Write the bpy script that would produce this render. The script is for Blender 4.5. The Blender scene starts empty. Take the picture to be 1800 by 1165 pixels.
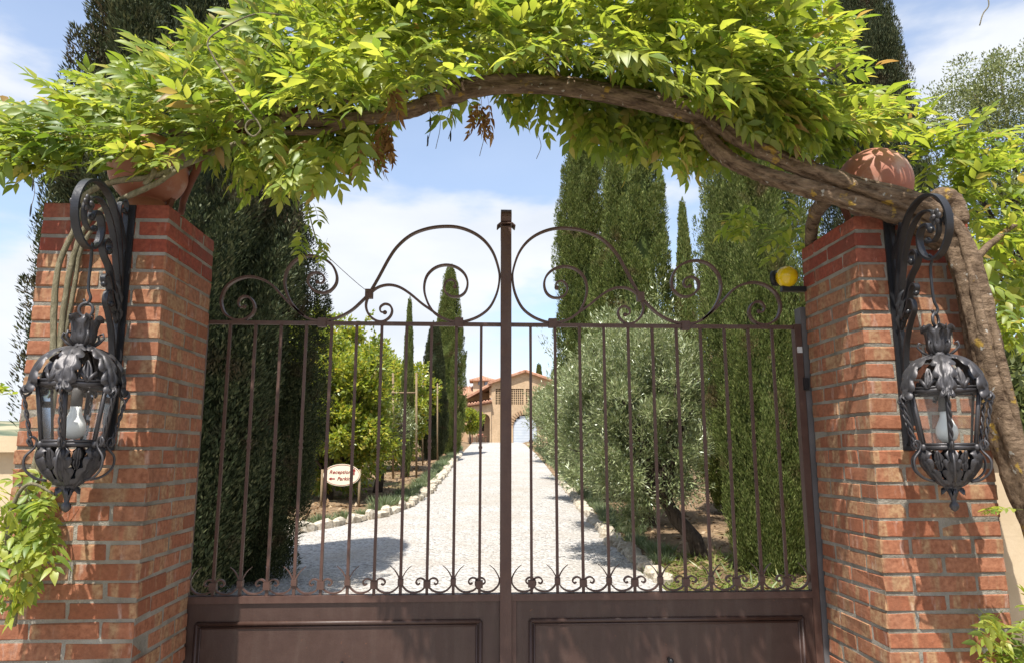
import bpy, bmesh, math, random
import numpy as np
from mathutils import Vector, Matrix, noise

# ------------------------------------------------------------------ camera, sky, sun
S = bpy.context.scene
COL = S.collection
R = math.radians
YAW, PITCH, FPX = R(2.75), R(9.6), 1250.0
EYE = Vector((0, 0, 1.6))
cam = bpy.data.cameras.new('camera')
cam.sensor_width = 36.0
cam.lens = 36.0 * FPX / 1800.0
cam.clip_start, cam.clip_end = 0.05, 12000
co = bpy.data.objects.new('camera', cam); COL.objects.link(co)
co.location = EYE; co.rotation_euler = (math.pi / 2 + PITCH, 0, -YAW)
S.camera = co
FW = Vector((math.sin(YAW) * math.cos(PITCH), math.cos(YAW) * math.cos(PITCH), math.sin(PITCH)))
RT = Vector((math.cos(YAW), -math.sin(YAW), 0)); UP = RT.cross(FW)

SUN_EL, SUN_AZ = R(64), R(23)            # azimuth: to the left of straight behind the camera
TOSUN = Vector((-math.sin(SUN_AZ) * math.cos(SUN_EL), -math.cos(SUN_AZ) * math.cos(SUN_EL), math.sin(SUN_EL)))
W = bpy.data.worlds.new('World'); S.world = W; W.use_nodes = True
nt = W.node_tree; N = nt.nodes; L = nt.links; N.clear()
out = N.new('ShaderNodeOutputWorld')
sky = N.new('ShaderNodeTexSky'); sky.sky_type = 'NISHITA'; sky.sun_disc = False
sky.sun_elevation = SUN_EL; sky.sun_rotation = math.atan2(TOSUN.x, TOSUN.y)
sky.air_density = 1.0; sky.dust_density = 0.7; sky.ozone_density = 1.6
b1 = N.new('ShaderNodeBackground'); b1.inputs[1].default_value = 0.145
L.new(sky.outputs[0], b1.inputs[0])
tc = N.new('ShaderNodeTexCoord'); mp = N.new('ShaderNodeMapping'); mp.inputs['Scale'].default_value = (1, 1, 2.6)
mp.inputs['Location'].default_value = (7.7, 2.2, 0.45)
L.new(tc.outputs['Generated'], mp.inputs[0])
n1 = N.new('ShaderNodeTexNoise'); n1.inputs['Scale'].default_value = 2.0; n1.inputs['Detail'].default_value = 9; n1.inputs['Roughness'].default_value = 0.5
L.new(mp.outputs[0], n1.inputs['Vector'])
sx = N.new('ShaderNodeSeparateXYZ'); L.new(tc.outputs['Generated'], sx.inputs[0])
hz = N.new('ShaderNodeMapRange'); hz.inputs[1].default_value = 0.0; hz.inputs[2].default_value = 0.45
hz.inputs[3].default_value = 0.15; hz.inputs[4].default_value = 0.0
L.new(sx.outputs[2], hz.inputs[0])
ad = N.new('ShaderNodeMath'); ad.operation = 'ADD'; L.new(n1.outputs['Fac'], ad.inputs[0]); L.new(hz.outputs[0], ad.inputs[1])
cr = N.new('ShaderNodeMapRange'); cr.interpolation_type = 'SMOOTHSTEP'
cr.inputs[1].default_value = 0.50; cr.inputs[2].default_value = 0.59; cr.inputs[3].default_value = 0.24; cr.inputs[4].default_value = 0.95
L.new(ad.outputs[0], cr.inputs[0])
n2 = N.new('ShaderNodeTexNoise'); n2.inputs['Scale'].default_value = 5.0; n2.inputs['Detail'].default_value = 6
L.new(mp.outputs[0], n2.inputs['Vector'])
cc = N.new('ShaderNodeMix'); cc.data_type = 'RGBA'
cc.inputs['A'].default_value = (0.60, 0.66, 0.76, 1); cc.inputs['B'].default_value = (1.0, 1.0, 1.0, 1)
L.new(n2.outputs['Fac'], cc.inputs['Factor'])
b2 = N.new('ShaderNodeBackground'); b2.inputs[1].default_value = 0.68; L.new(cc.outputs['Result'], b2.inputs[0])
mx = N.new('ShaderNodeMixShader'); L.new(cr.outputs[0], mx.inputs[0]); L.new(b1.outputs[0], mx.inputs[1]); L.new(b2.outputs[0], mx.inputs[2])
L.new(mx.outputs[0], out.inputs[0])

sl = bpy.data.lights.new('sun', 'SUN'); sl.energy = 5.0; sl.angle = R(0.53); sl.color = (1.0, 0.955, 0.88)
so = bpy.data.objects.new('sun', sl); COL.objects.link(so)
so.rotation_euler = TOSUN.to_track_quat('Z', 'Y').to_euler(); so.location = (-6, -6, 10)
S.view_settings.view_transform = 'Standard'; S.view_settings.look = 'None'
S.view_settings.exposure = 0.80; S.view_settings.gamma = 1.0; S.view_settings.use_curve_mapping = False

# ------------------------------------------------------------------ helpers
rng = random.Random(7)
nr = np.random.default_rng(11)

def P(px, py, Y):
    """point where the photograph's pixel ray meets the upright plane y = Y"""
    d = FW * FPX + RT * (px - 900.0) + UP * (582.5 - py)
    return EYE + d * (Y / d.y)

def z0(y):
    """height of the drive: level by the gate, then a steady climb to a plateau"""
    if y < 7: return 0.0
    if y < 11: return 0.045 * (y - 7) ** 2 / 8.0
    if y < 58: return 0.09 + 0.045 * (y - 11)
    t = min(y - 58, 12.0)
    return 0.09 + 0.045 * 47 + 0.045 * t - 0.045 * t * t / 24.0

def G(px, py):
    d = FW * FPX + RT * (px - 900.0) + UP * (582.5 - py); d = d / d.y
    y = 2.0
    while y < 70:
        p = EYE + d * y
        if p.z <= z0(y): return p
        y += 0.05
    return EYE + d * 62

def empty(name, loc, label=None, cat=None, group=None, kind=None, rz=0.0):
    o = bpy.data.objects.new(name, None); COL.objects.link(o); o.location = loc; o.rotation_euler[2] = rz
    o.empty_display_size = 0.1
    tag(o, label, cat, group, kind); return o

def tag(o, label=None, cat=None, group=None, kind=None):
    if label: o['label'] = label
    if cat: o['category'] = cat
    if group: o['group'] = group
    if kind: o['kind'] = kind
    return o

def link(name, me, mat, parent=None, local=False):
    o = bpy.data.objects.new(name, me); COL.objects.link(o)
    if mat is not None and not me.materials: me.materials.append(mat)
    if parent is not None:
        o.parent = parent
        if not local: o.matrix_parent_inverse = Matrix.Translation(-Vector(parent.location)) if parent.parent is None else Matrix.Translation(-Vector(parent.matrix_world.translation))
    return o

def mesh_np(name, V, F, smooth=False):
    """V (n,3), F (m,k) -> mesh, fast"""
    V = np.asarray(V, np.float32); F = np.asarray(F, np.int32)
    me = bpy.data.meshes.new(name); m, k = F.shape
    me.vertices.add(len(V)); me.vertices.foreach_set('co', V.ravel())
    me.loops.add(m * k); me.loops.foreach_set('vertex_index', F.ravel())
    me.polygons.add(m); me.polygons.foreach_set('loop_start', np.arange(0, m * k, k, dtype=np.int32))
    if smooth: me.polygons.foreach_set('use_smooth', np.ones(m, bool))
    me.update(calc_edges=True); return me

class MB:
    def __init__(s): s.v = []; s.f = []; s.sm = []
    def add(s, vs, fs, smooth=False):
        n = len(s.v); s.v += [tuple(v) for v in vs]
        for f in fs: s.f.append(tuple(i + n for i in f)); s.sm.append(smooth)
        return s
    def box(s, a, b):
        (x0, y0, z0_), (x1, y1, z1) = a, b
        vs = [(x0, y0, z0_), (x1, y0, z0_), (x1, y1, z0_), (x0, y1, z0_), (x0, y0, z1), (x1, y0, z1), (x1, y1, z1), (x0, y1, z1)]
        return s.add(vs, [(0, 3, 2, 1), (4, 5, 6, 7), (0, 1, 5, 4), (1, 2, 6, 5), (2, 3, 7, 6), (3, 0, 4, 7)])
    def tube(s, pts, rad, n=8, jit=0.0, seed=0, cap=True):
        pts = [Vector(p) for p in pts]; m = len(pts)
        rr = rad if isinstance(rad, (list, tuple)) else [rad] * m
        vs = []; ref = Vector((0.31, 0.77, 0.55)); rg = random.Random(seed)
        t = (pts[1] - pts[0]).normalized(); nrm = (ref - t * ref.dot(t)).normalized()
        for i, p in enumerate(pts):
            t = (pts[min(i + 1, m - 1)] - pts[max(i - 1, 0)]).normalized()
            nrm = (nrm - t * nrm.dot(t)).normalized(); bn = t.cross(nrm)
            for k in range(n):
                a = 2 * math.pi * k / n; q = rr[i] * (1 + jit * rg.uniform(-1, 1))
                vs.append(p + (nrm * math.cos(a) + bn * math.sin(a)) * q)
        fs = [(i * n + k, i * n + (k + 1) % n, (i + 1) * n + (k + 1) % n, (i + 1) * n + k) for i in range(m - 1) for k in range(n)]
        if cap: fs += [tuple(range(n - 1, -1, -1)), tuple(range((m - 1) * n, m * n))]
        return s.add(vs, fs, True)
    def flat(s, pts, t, d, nax=(0, 1, 0), taper=None):
        """flat bar swept along a path that lies in the plane with normal nax; t thick in the plane, d wide along nax"""
        pts = [Vector(p) for p in pts]; nax = Vector(nax); m = len(pts); vs = []
        for i, p in enumerate(pts):
            T = (pts[min(i + 1, m - 1)] - pts[max(i - 1, 0)]).normalized(); B = T.cross(nax).normalized()
            w = 1.0 if taper is None else taper(i / (m - 1))
            for a, b in ((-1, -1), (1, -1), (1, 1), (-1, 1)): vs.append(p + B * (a * t / 2 * w) + nax * (b * d / 2 * w))
        fs = [(i * 4 + k, i * 4 + (k + 1) % 4, i * 4 + 4 + (k + 1) % 4, i * 4 + 4 + k) for i in range(m - 1) for k in range(4)]
        fs += [(3, 2, 1, 0), tuple((m - 1) * 4 + k for k in range(4))]
        return s.add(vs, fs)
    def ball(s, c, r, nu=10, nv=7, sq=(1, 1, 1)):
        c = Vector(c); vs = [c + Vector((0, 0, r * sq[2]))]
        for j in range(1, nv):
            b = math.pi * j / nv
            for i in range(nu):
                a = 2 * math.pi * i / nu
                vs.append(c + Vector((r * sq[0] * math.sin(b) * math.cos(a), r * sq[1] * math.sin(b) * math.sin(a), r * sq[2] * math.cos(b))))
        vs.append(c - Vector((0, 0, r * sq[2]))); e = len(vs) - 1; fs = []
        for i in range(nu):
            fs.append((0, 1 + i, 1 + (i + 1) % nu)); fs.append((e, e - nu + (i + 1) % nu, e - nu + i))
        for j in range(nv - 2):
            for i in range(nu):
                a = 1 + j * nu + i; b = 1 + j * nu + (i + 1) % nu; fs.append((a, a + nu, b + nu, b))
        return s.add(vs, fs, True)
    def lathe(s, prof, c=(0, 0, 0), n=16):
        c = Vector(c); vs = []
        for r, z in prof:
            for i in range(n):
                a = 2 * math.pi * i / n; vs.append(c + Vector((r * math.cos(a), r * math.sin(a), z)))
        m = len(prof)
        fs = [(j * n + i, j * n + (i + 1) % n, (j + 1) * n + (i + 1) % n, (j + 1) * n + i) for j in range(m - 1) for i in range(n)]
        fs += [tuple(range(n - 1, -1, -1)), tuple(range((m - 1) * n, m * n))]
        return s.add(vs, fs, True)
    def mesh(s, name):
        me = bpy.data.meshes.new(name); me.from_pydata(s.v, [], s.f)
        me.polygons.foreach_set('use_smooth', s.sm); me.update(); return me
    def build(s, name, mat, parent=None, local=False): return link(name, s.mesh(name), mat, parent, local)

def smooth_path(pts, n=6):
    """Catmull-Rom through tuples of any length"""
    p = [np.array(q, float) for q in pts]; p = [2 * p[0] - p[1]] + p + [2 * p[-1] - p[-2]]; o = []
    for i in range(1, len(p) - 2):
        for k in range(n):
            t = k / n; a, b, c, d = p[i - 1:i + 3]
            o.append(0.5 * (2 * b + (c - a) * t + (2 * a - 5 * b + 4 * c - d) * t * t + (3 * b - a - 3 * c + d) * t ** 3))
    o.append(p[-2]); return o

# ------------------------------------------------------------------ materials
class Mat:
    def __init__(s, name, rough=0.8, color=None, metal=0.0, spec=0.3):
        s.m = bpy.data.materials.new(name); s.m.use_nodes = True; s.t = s.m.node_tree
        s.b = s.t.nodes['Principled BSDF']; s.b.inputs['Roughness'].default_value = rough
        s.b.inputs['Metallic'].default_value = metal; s.b.inputs['Specular IOR Level'].default_value = spec
        if color: s.b.inputs['Base Color'].default_value = (*color, 1)
    def n(s, t, **kw):
        o = s.t.nodes.new('ShaderNode' + t)
        for k, v in kw.items():
            if hasattr(o, k) and k not in o.inputs: setattr(o, k, v)
            else: o.inputs[k].default_value = v
        return o
    def l(s, a, b): s.t.links.new(a, b)
    def coord(s, kind='Object', scale=(1, 1, 1), rnd=False):
        c = s.n('TexCoord'); m = s.n('Mapping'); m.inputs['Scale'].default_value = scale
        if rnd:
            oi = s.n('ObjectInfo'); v = s.n('VectorMath', operation='MULTIPLY_ADD'); cb = s.n('CombineXYZ')
            for i in range(3): s.l(oi.outputs['Random'], cb.inputs[i])
            v.inputs[1].default_value = (91, 57, 33); s.l(cb.outputs[0], v.inputs[0]); s.l(c.outputs[kind], v.inputs[2]); s.l(v.outputs[0], m.inputs[0])
        else: s.l(c.outputs[kind], m.inputs[0])
        return m.outputs[0]
    def noise(s, vec, scale, detail=4, rough=0.55):
        k = s.n('TexNoise'); k.inputs['Scale'].default_value = scale; k.inputs['Detail'].default_value = detail; k.inputs['Roughness'].default_value = rough
        s.l(vec, k.inputs['Vector']); return k.outputs['Fac']
    def ramp(s, fac, stops):
        r = s.n('ValToRGB'); e = r.color_ramp.elements
        while len(e) < len(stops): e.new(0.5)
        for q, (p, c) in zip(e, stops): q.position = p; q.color = (*c, 1) if len(c) == 3 else c
        s.l(fac, r.inputs[0]); return r.outputs[0]
    def mix(s, fac, a, b, blend='MIX'):
        m = s.n('Mix', data_type='RGBA', blend_type=blend)
        for sock, v in (('Factor', fac), ('A', a), ('B', b)):
            i = [q for q in m.inputs if q.name == sock and (q.type == 'RGBA' or sock == 'Factor' and q.type == 'VALUE')][0]
            if hasattr(v, 'is_output'): s.l(v, i)
            elif isinstance(v, (int, float)): i.default_value = v
            else: i.default_value = (*v, 1)
        return [q for q in m.outputs if q.type == 'RGBA'][0]
    def col(s, sock): s.l(sock, s.b.inputs['Base Color']); return s
    def bump(s, h, strength=0.5, dist=0.01):
        b = s.n('Bump'); b.inputs['Strength'].default_value = strength; b.inputs['Distance'].default_value = dist
        s.l(h, b.inputs['Height']); s.l(b.outputs[0], s.b.inputs['Normal']); return s

BW = lambda a, b: [(a, (0, 0, 0)), (b, (1, 1, 1))]

def brick_mat(name, base, alt, buff, buffamt, lime):
    M = Mat(name, 0.85, spec=0.2)
    v = M.coord('Object', (1, 1, 1), True); oi = M.n('ObjectInfo')
    c = M.ramp(oi.outputs['Random'], [(0.0, base), (0.45, alt), (0.75, tuple(0.82 * q for q in base)), (1.0, tuple(0.5 * (p + q) for p, q in zip(alt, buff)))])
    vs = M.coord('Object', (14, 14, 1.2), True)
    st = M.ramp(M.noise(vs, 1.0, 1.5), BW(0.60 - buffamt, 0.66 - buffamt * 0.8))
    c = M.mix(st, c, M.mix(M.noise(v, 25), buff, tuple(0.75 * q for q in buff)))
    c = M.mix(M.ramp(M.noise(v, 55, 5), BW(0.35, 0.75)), c, tuple(0.62 * q for q in base))
    vl = M.coord('Object', (30, 30, 6), True)
    wl = M.ramp(M.noise(vl, 1.0, 6, 0.65), BW(lime, lime + 0.22))
    vw = M.coord('Object', (1, 1, 1), True)
    wl2 = M.mix(0.55, (0, 0, 0), wl); c = M.mix(wl2, c, (0.55, 0.47, 0.41))
    ge = M.n('NewGeometry'); mw = M.n('Mapping'); mw.inputs['Scale'].default_value = (3, 3, 1.1); M.l(ge.outputs['Position'], mw.inputs[0])
    c = M.mix(M.ramp(M.noise(mw.outputs[0], 1.6, 6, 0.62), BW(0.50, 0.72)), c, M.mix(0.38, c, (0.11, 0.075, 0.05)))
    M.col(c); M.bump(M.noise(v, 120, 6, 0.65), 0.5, 0.004); return M.m

M_brick = brick_mat('brick_mixed', (0.31, 0.112, 0.058), (0.37, 0.165, 0.092), (0.42, 0.26, 0.14), 0.07, 0.58)
M_brickred = brick_mat('brick_red', (0.26, 0.060, 0.036), (0.31, 0.080, 0.046), (0.33, 0.12, 0.07), 0.0, 0.61)

def simple(name, stops, scale, rough=0.85, bump=0.4, bscale=None, bdist=0.01, detail=6, kind='Object', spec=0.2, sc=(1, 1, 1)):
    M = Mat(name, rough, spec=spec); v = M.coord(kind, sc)
    M.col(M.ramp(M.noise(v, scale, detail), stops))
    if bump: M.bump(M.noise(v, bscale or scale * 4, 6, 0.65), bump, bdist)
    return M.m

M_mortar = simple('mortar', [(0.3, (0.15, 0.13, 0.10)), (0.5, (0.25, 0.225, 0.185)), (0.75, (0.36, 0.33, 0.28))], 6, 0.95, 1.0, 70, 0.010)
M_plaster = simple('cream_plaster', [(0.3, (0.50, 0.39, 0.25)), (0.7, (0.60, 0.48, 0.33))], 5, 0.95, 0.4, 60, 0.003)
M_terra = None
def terracotta():
    M = Mat('terracotta', 0.6, spec=0.35); v = M.coord()
    c = M.ramp(M.noise(v, 8, 5), [(0.3, (0.30, 0.115, 0.075)), (0.7, (0.40, 0.18, 0.12))])
    lm = M.ramp(M.noise(v, 5.5, 7, 0.6), BW(0.52, 0.60)); c = M.mix(M.mix(0.7, (0, 0, 0), lm), c, (0.42, 0.29, 0.24))
    M.col(c); M.bump(M.noise(v, 60, 4), 0.15, 0.004); return M.m
M_terra = terracotta()

def painted(name, c1, c2, rough=0.42):
    M = Mat(name, rough, spec=0.45); v = M.coord()
    c = M.mix(M.ramp(M.noise(v, 14, 6, 0.6), BW(0.4, 0.75)), c1, c2)
    c = M.mix(M.ramp(M.noise(v, 45, 6, 0.7), BW(0.66, 0.72)), c, (0.14, 0.055, 0.025))          # rust freckles
    vd = M.coord('Object', (6, 6, 0.8)); c = M.mix(M.ramp(M.noise(vd, 3, 6, 0.65), [(0.48, (0, 0, 0)), (0.85, (0.22, 0.22, 0.22))]), c, (0.16, 0.125, 0.10))   # dust runs
    M.col(c); M.l(M.ramp(M.noise(v, 7, 5), [(0.3, (rough - 0.1,) * 3), (0.7, (rough + 0.18,) * 3)]), M.b.inputs['Roughness'])
    M.bump(M.noise(v, 90, 4), 0.2, 0.003); return M.m
M_gate = painted('brown_paint', (0.070, 0.034, 0.025), (0.095, 0.050, 0.036), 0.5)
M_panel = painted('brown_panel_paint', (0.046, 0.023, 0.017), (0.060, 0.032, 0.024), 0.45)
def iron(name, col, metal, rough):
    M = Mat(name, rough, metal=metal, spec=0.5); v = M.coord()
    M.col(M.mix(M.noise(v, 25, 5), col, tuple(1.6 * q for q in col))); M.bump(M.noise(v, 70, 5), 0.3, 0.004); return M.m
M_iron = iron('wrought_iron', (0.050, 0.047, 0.049), 0.5, 0.48)
M_ironblk = iron('black_iron', (0.018, 0.018, 0.02), 0.3, 0.4)
M_rust = simple('rusty_iron', [(0.3, (0.10, 0.035, 0.02)), (0.7, (0.17, 0.06, 0.03))], 20, 0.7, 0.3)
M_steel = simple('grey_steel', [(0.3, (0.085, 0.08, 0.08)), (0.7, (0.13, 0.12, 0.12))], 8, 0.6, 0.1)

def bark(name, c1, c2, lichen=None, sc=(1, 1, 1), s=14):
    M = Mat(name, 0.95, spec=0.1); v = M.coord('Object', sc)
    h = M.noise(v, s, 8, 0.7); c = M.ramp(h, [(0.32, c1), (0.68, c2)])
    if lichen:
        v2 = M.coord(); c = M.mix(M.ramp(M.noise(v2, 13, 4), BW(0.62, 0.67)), c, lichen)
        c = M.mix(M.ramp(M.noise(v2, 31, 4), BW(0.66, 0.70)), c, (0.42, 0.40, 0.35))
    M.col(c); M.bump(h, 1.0, 0.03); return M.m
M_wist = bark('wisteria_bark', (0.055, 0.034, 0.022), (0.33, 0.235, 0.155), (0.40, 0.26, 0.06), (0.5, 2.4, 1.6), 20)
M_stem = bark('green_stem', (0.17, 0.15, 0.09), (0.34, 0.30, 0.20), None, (4, 4, 1), 14)
M_bark = bark('dark_bark', (0.035, 0.026, 0.02), (0.13, 0.10, 0.08), None, (3, 3, 0.7), 9)
M_wood = bark('weathered_pole', (0.17, 0.12, 0.07), (0.32, 0.24, 0.15), None, (6, 6, 0.5), 9)

def leafmat(name, stops, trans=0.45, tcol=None, gloss=0.06, rough=0.4, big=None):
    m = bpy.data.materials.new(name); m.use_nodes = True; t = m.node_tree; t.nodes.clear(); l = t.links.new
    X = lambda k: t.nodes.new('ShaderNode' + k)
    g = X('NewGeometry'); r = X('ValToRGB'); e = r.color_ramp.elements
    while len(e) < len(stops): e.new(0.5)
    for q, (p, c) in zip(e, stops): q.position = p; q.color = (*c, 1)
    l(g.outputs['Random Per Island'], r.inputs[0]); csock = r.outputs[0]
    if big:
        tcx = X('TexCoord'); nz = X('TexNoise'); nz.inputs['Scale'].default_value = big[0]; nz.inputs['Detail'].default_value = 3
        l(tcx.outputs['Object'], nz.inputs['Vector']); mr = X('MapRange'); mr.inputs[1].default_value = big[2]; mr.inputs[2].default_value = big[3]
        l(nz.outputs['Fac'], mr.inputs[0]); mxx = X('Mix'); mxx.data_type = 'RGBA'; l(mr.outputs[0], mxx.inputs[0])
        l(csock, mxx.inputs[6]); mxx.inputs[7].default_value = (*big[1], 1); csock = mxx.outputs[2]
    d = X('BsdfDiffuse'); l(csock, d.inputs[0]); tr = X('BsdfTranslucent')
    hs = X('HueSaturation'); hs.inputs['Hue'].default_value = 0.485; hs.inputs['Saturation'].default_value = 1.1; hs.inputs['Value'].default_value = tcol or 1.3
    l(csock, hs.inputs['Color']); l(hs.outputs[0], tr.inputs[0])
    a = X('MixShader'); a.inputs[0].default_value = trans; l(d.outputs[0], a.inputs[1]); l(tr.outputs[0], a.inputs[2])
    gl = X('BsdfGlossy'); gl.inputs['Roughness'].default_value = rough; gl.inputs[0].default_value = (0.9, 0.95, 0.9, 1)
    b = X('MixShader'); b.inputs[0].default_value = gloss; l(a.outputs[0], b.inputs[1]); l(gl.outputs[0], b.inputs[2])
    o = X('OutputMaterial'); l(b.outputs[0], o.inputs[0]); return m
M_leaf = leafmat('wisteria_leaf', [(0, (0.13, 0.20, 0.036)), (0.45, (0.235, 0.305, 0.050)), (0.90, (0.34, 0.375, 0.075)), (0.96, (0.40, 0.36, 0.09)), (1, (0.30, 0.19, 0.07))], 0.54, 1.55, 0.025, 0.45, (2.6, (0.10, 0.165, 0.026), 0.54, 0.72))
M_dry = leafmat('dry_leaf', [(0, (0.20, 0.10, 0.04)), (1, (0.36, 0.22, 0.09))], 0.25, 1.1, 0.02)
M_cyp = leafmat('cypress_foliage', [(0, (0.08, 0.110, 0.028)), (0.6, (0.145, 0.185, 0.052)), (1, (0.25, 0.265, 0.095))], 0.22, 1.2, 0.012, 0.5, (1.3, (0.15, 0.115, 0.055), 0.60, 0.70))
M_cypshade = leafmat('cypress_foliage_shade', [(0, (0.030, 0.042, 0.019)), (0.6, (0.055, 0.070, 0.032)), (1, (0.12, 0.125, 0.06))], 0.12, 1.1, 0.012, 0.5, (1.3, (0.085, 0.065, 0.038), 0.58, 0.68))  # darker copy of the cypress foliage, with the trees' shade put into the colour
M_olive = leafmat('olive_leaf', [(0, (0.125, 0.165, 0.060)), (0.55, (0.23, 0.27, 0.115)), (1, (0.38, 0.40, 0.22))], 0.25, 1.2, 0.07, 0.4)
M_yel = leafmat('yellow_green_leaf', [(0, (0.13, 0.19, 0.030)), (0.5, (0.25, 0.31, 0.050)), (0.88, (0.39, 0.40, 0.07)), (1, (0.46, 0.36, 0.07))], 0.45, 1.4, 0.05)
M_oak = leafmat('grey_green_leaf', [(0, (0.11, 0.14, 0.05)), (0.6, (0.19, 0.225, 0.085)), (1, (0.28, 0.30, 0.14))], 0.35, 1.3, 0.05)
M_lav = leafmat('lavender_leaf', [(0, (0.13, 0.18, 0.075)), (0.7, (0.21, 0.26, 0.13)), (1, (0.28, 0.28, 0.20))], 0.3, 1.2, 0.03)
M_grass = leafmat('weed_leaf', [(0, (0.09, 0.13, 0.025)), (0.7, (0.17, 0.21, 0.05)), (1, (0.30, 0.27, 0.10))], 0.35, 1.3, 0.03)
M_litter = leafmat('leaf_litter', [(0, (0.12, 0.07, 0.035)), (0.6, (0.25, 0.16, 0.085)), (1, (0.38, 0.28, 0.17))], 0.1, 1.0, 0.02)

def soil():
    M = Mat('soil', 0.95, spec=0.1); v = M.coord()
    c = M.ramp(M.noise(v, 1.3, 8, 0.65), [(0.3, (0.13, 0.085, 0.05)), (0.55, (0.24, 0.165, 0.10)), (0.75, (0.31, 0.23, 0.14))])
    far = M.ramp(M.noise(v, 0.02, 4), [(0.35, (0.10, 0.12, 0.045)), (0.65, (0.30, 0.25, 0.12))])
    g = M.ramp(M.noise(v, 0.45, 5), BW(0.56, 0.68)); c = M.mix(g, c, (0.13, 0.15, 0.05))
    sp = M.n('SeparateXYZ'); tcn = M.n('TexCoord'); M.l(tcn.outputs['Object'], sp.inputs[0])
    ln = M.n('VectorMath', operation='LENGTH'); M.l(tcn.outputs['Object'], ln.inputs[0])
    mr = M.n('MapRange'); mr.inputs[1].default_value = 70; mr.inputs[2].default_value = 160; M.l(ln.outputs['Value'], mr.inputs[0])
    M.col(M.mix(mr.outputs[0], c, far)); M.bump(M.noise(v, 9, 8, 0.7), 1.0, 0.06); return M.m
M_soil = soil()
def gravel():
    M = Mat('white_gravel', 0.9, spec=0.2); v = M.coord()
    vo = M.n('TexVoronoi'); vo.inputs['Scale'].default_value = 26; M.l(v, vo.inputs['Vector'])
    c = M.ramp(vo.outputs['Color'], [(0.0, (0.15, 0.14, 0.125)), (0.35, (0.37, 0.35, 0.325)), (1.0, (0.56, 0.54, 0.51))])
    c = M.mix(M.ramp(M.noise(v, 0.9, 6, 0.6), BW(0.42, 0.75)), c, (0.36, 0.32, 0.27))
    M.col(c); vi = M.n('Math', operation='SUBTRACT'); vi.inputs[0].default_value = 1.0; M.l(vo.outputs['Distance'], vi.inputs[1])
    M.bump(vi.outputs[0], 1.0, 0.03); return M.m
M_gravel = gravel()
M_stone = simple('limestone', [(0.3, (0.30, 0.24, 0.17)), (0.5, (0.48, 0.42, 0.33)), (0.7, (0.60, 0.55, 0.46))], 4, 0.95, 0.8, 25, 0.02)

def glass():
    m = bpy.data.materials.new('lantern_glass'); m.use_nodes = True; t = m.node_tree; t.nodes.clear(); l = t.links.new
    X = lambda k: t.nodes.new('ShaderNode' + k)
    tr = X('BsdfTransparent'); tr.inputs[0].default_value = (0.93, 0.95, 0.94, 1); gl = X('BsdfGlossy'); gl.inputs['Roughness'].default_value = 0.05
    df = X('BsdfDiffuse'); df.inputs[0].default_value = (0.6, 0.58, 0.55, 1)
    lw = X('LayerWeight'); lw.inputs[0].default_value = 0.25; a = X('MixShader'); b = X('MixShader')
    a.inputs[0].default_value = 0.05; l(tr.outputs[0], a.inputs[1]); l(df.outputs[0], a.inputs[2])
    l(lw.outputs['Fresnel'], b.inputs[0]); l(a.outputs[0], b.inputs[1]); l(gl.outputs[0], b.inputs[2])
    o = X('OutputMaterial'); l(b.outputs[0], o.inputs[0]); return m
M_glass = glass()
M_bulb = Mat('milk_glass', 0.25, (0.90, 0.90, 0.88), spec=0.5).m
M_amber = Mat('amber_plastic', 0.18, (0.80, 0.55, 0.012), spec=0.6)
M_amber.b.inputs['Transmission Weight'].default_value = 0.25; M_amber = M_amber.m
M_black = Mat('black_plastic', 0.45, (0.02, 0.02, 0.022)).m
M_cream = Mat('cream_board', 0.5, (0.74, 0.68, 0.52)).m
M_maroon = Mat('maroon_print', 0.5, (0.26, 0.02, 0.022)).m
M_label = Mat('grey_label', 0.5, (0.55, 0.55, 0.55)).m

# ------------------------------------------------------------------ terrain and drive
left_px = [(330, 985), (420, 958), (500, 940), (560, 931), (620, 919), (680, 907), (725, 890), (760, 862), (785, 832), (803, 808), (818, 790), (829, 779)]
right_px = [(1200, 1060), (1120, 1000), (1050, 930), (1010, 885), (985, 851), (960, 818), (940, 795), (921, 779)]
LE = sorted(((G(*p).y, G(*p).x) for p in left_px)); RE = sorted(((G(*p).y, G(*p).x) for p in right_px))
ly, lx = [a for a, _ in LE], [b for _, b in LE]; ry, rx = [a for a, _ in RE], [b for _, b in RE]
# in front of the last traced points the forecourt runs out wide on the left and past the right pillar
ly = [2.0, ly[0] - 1.2] + ly; lx = [-9.0, -8.0] + lx
ry = [2.0, ry[0] - 1.5] + ry; rx = [rx[0] + 0.4, rx[0] + 0.2] + rx
xl = lambda y: float(np.interp(y, ly, lx)); xr = lambda y: float(np.interp(y, ry, rx))
def sst(t): t = min(max(t, 0), 1); return t * t * (3 - 2 * t)
def zt(x, y):
    """terrain"""
    z = z0(y); d = max(xl(y) - x, x - xr(y)); b = 0.0
    if y > 1.5:
        b = 0.16 * sst((d + 0.05) / 0.9) - 0.05
        if x < xl(y): b += 0.05 * (xl(y) - x) * sst((y - 8) / 6) * (1 if xl(y) - x < 4 else 0) if False else 0
        if d > 0.3: b += 0.05 * noise.noise(Vector((x * 0.9, y * 0.9, 3.1)))
    else: b = -0.05
    r = math.hypot(x, y)
    if r > 60 and x < -12: z -= 30 * sst((r - 60) / 700) * sst((-x - 12) / 60)
    return z + b
def axis(lo, hi, fine_lo, fine_hi, step, far):
    a = list(np.arange(fine_lo, fine_hi + 1e-6, step)); q = step; x = fine_hi
    while x < hi: q *= 1.35; x += q; a.append(x)
    q = step; x = fine_lo
    while x > lo: q *= 1.35; x -= q; a.insert(0, x)
    return np.array(a)
ax = axis(-4000, 4000, -12, 10, 0.35, 0); ay = axis(-3000, 5000, -2, 70, 0.35, 0)
V = [(x, y, zt(x, y)) for y in ay for x in ax]; nx = len(ax)
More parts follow.
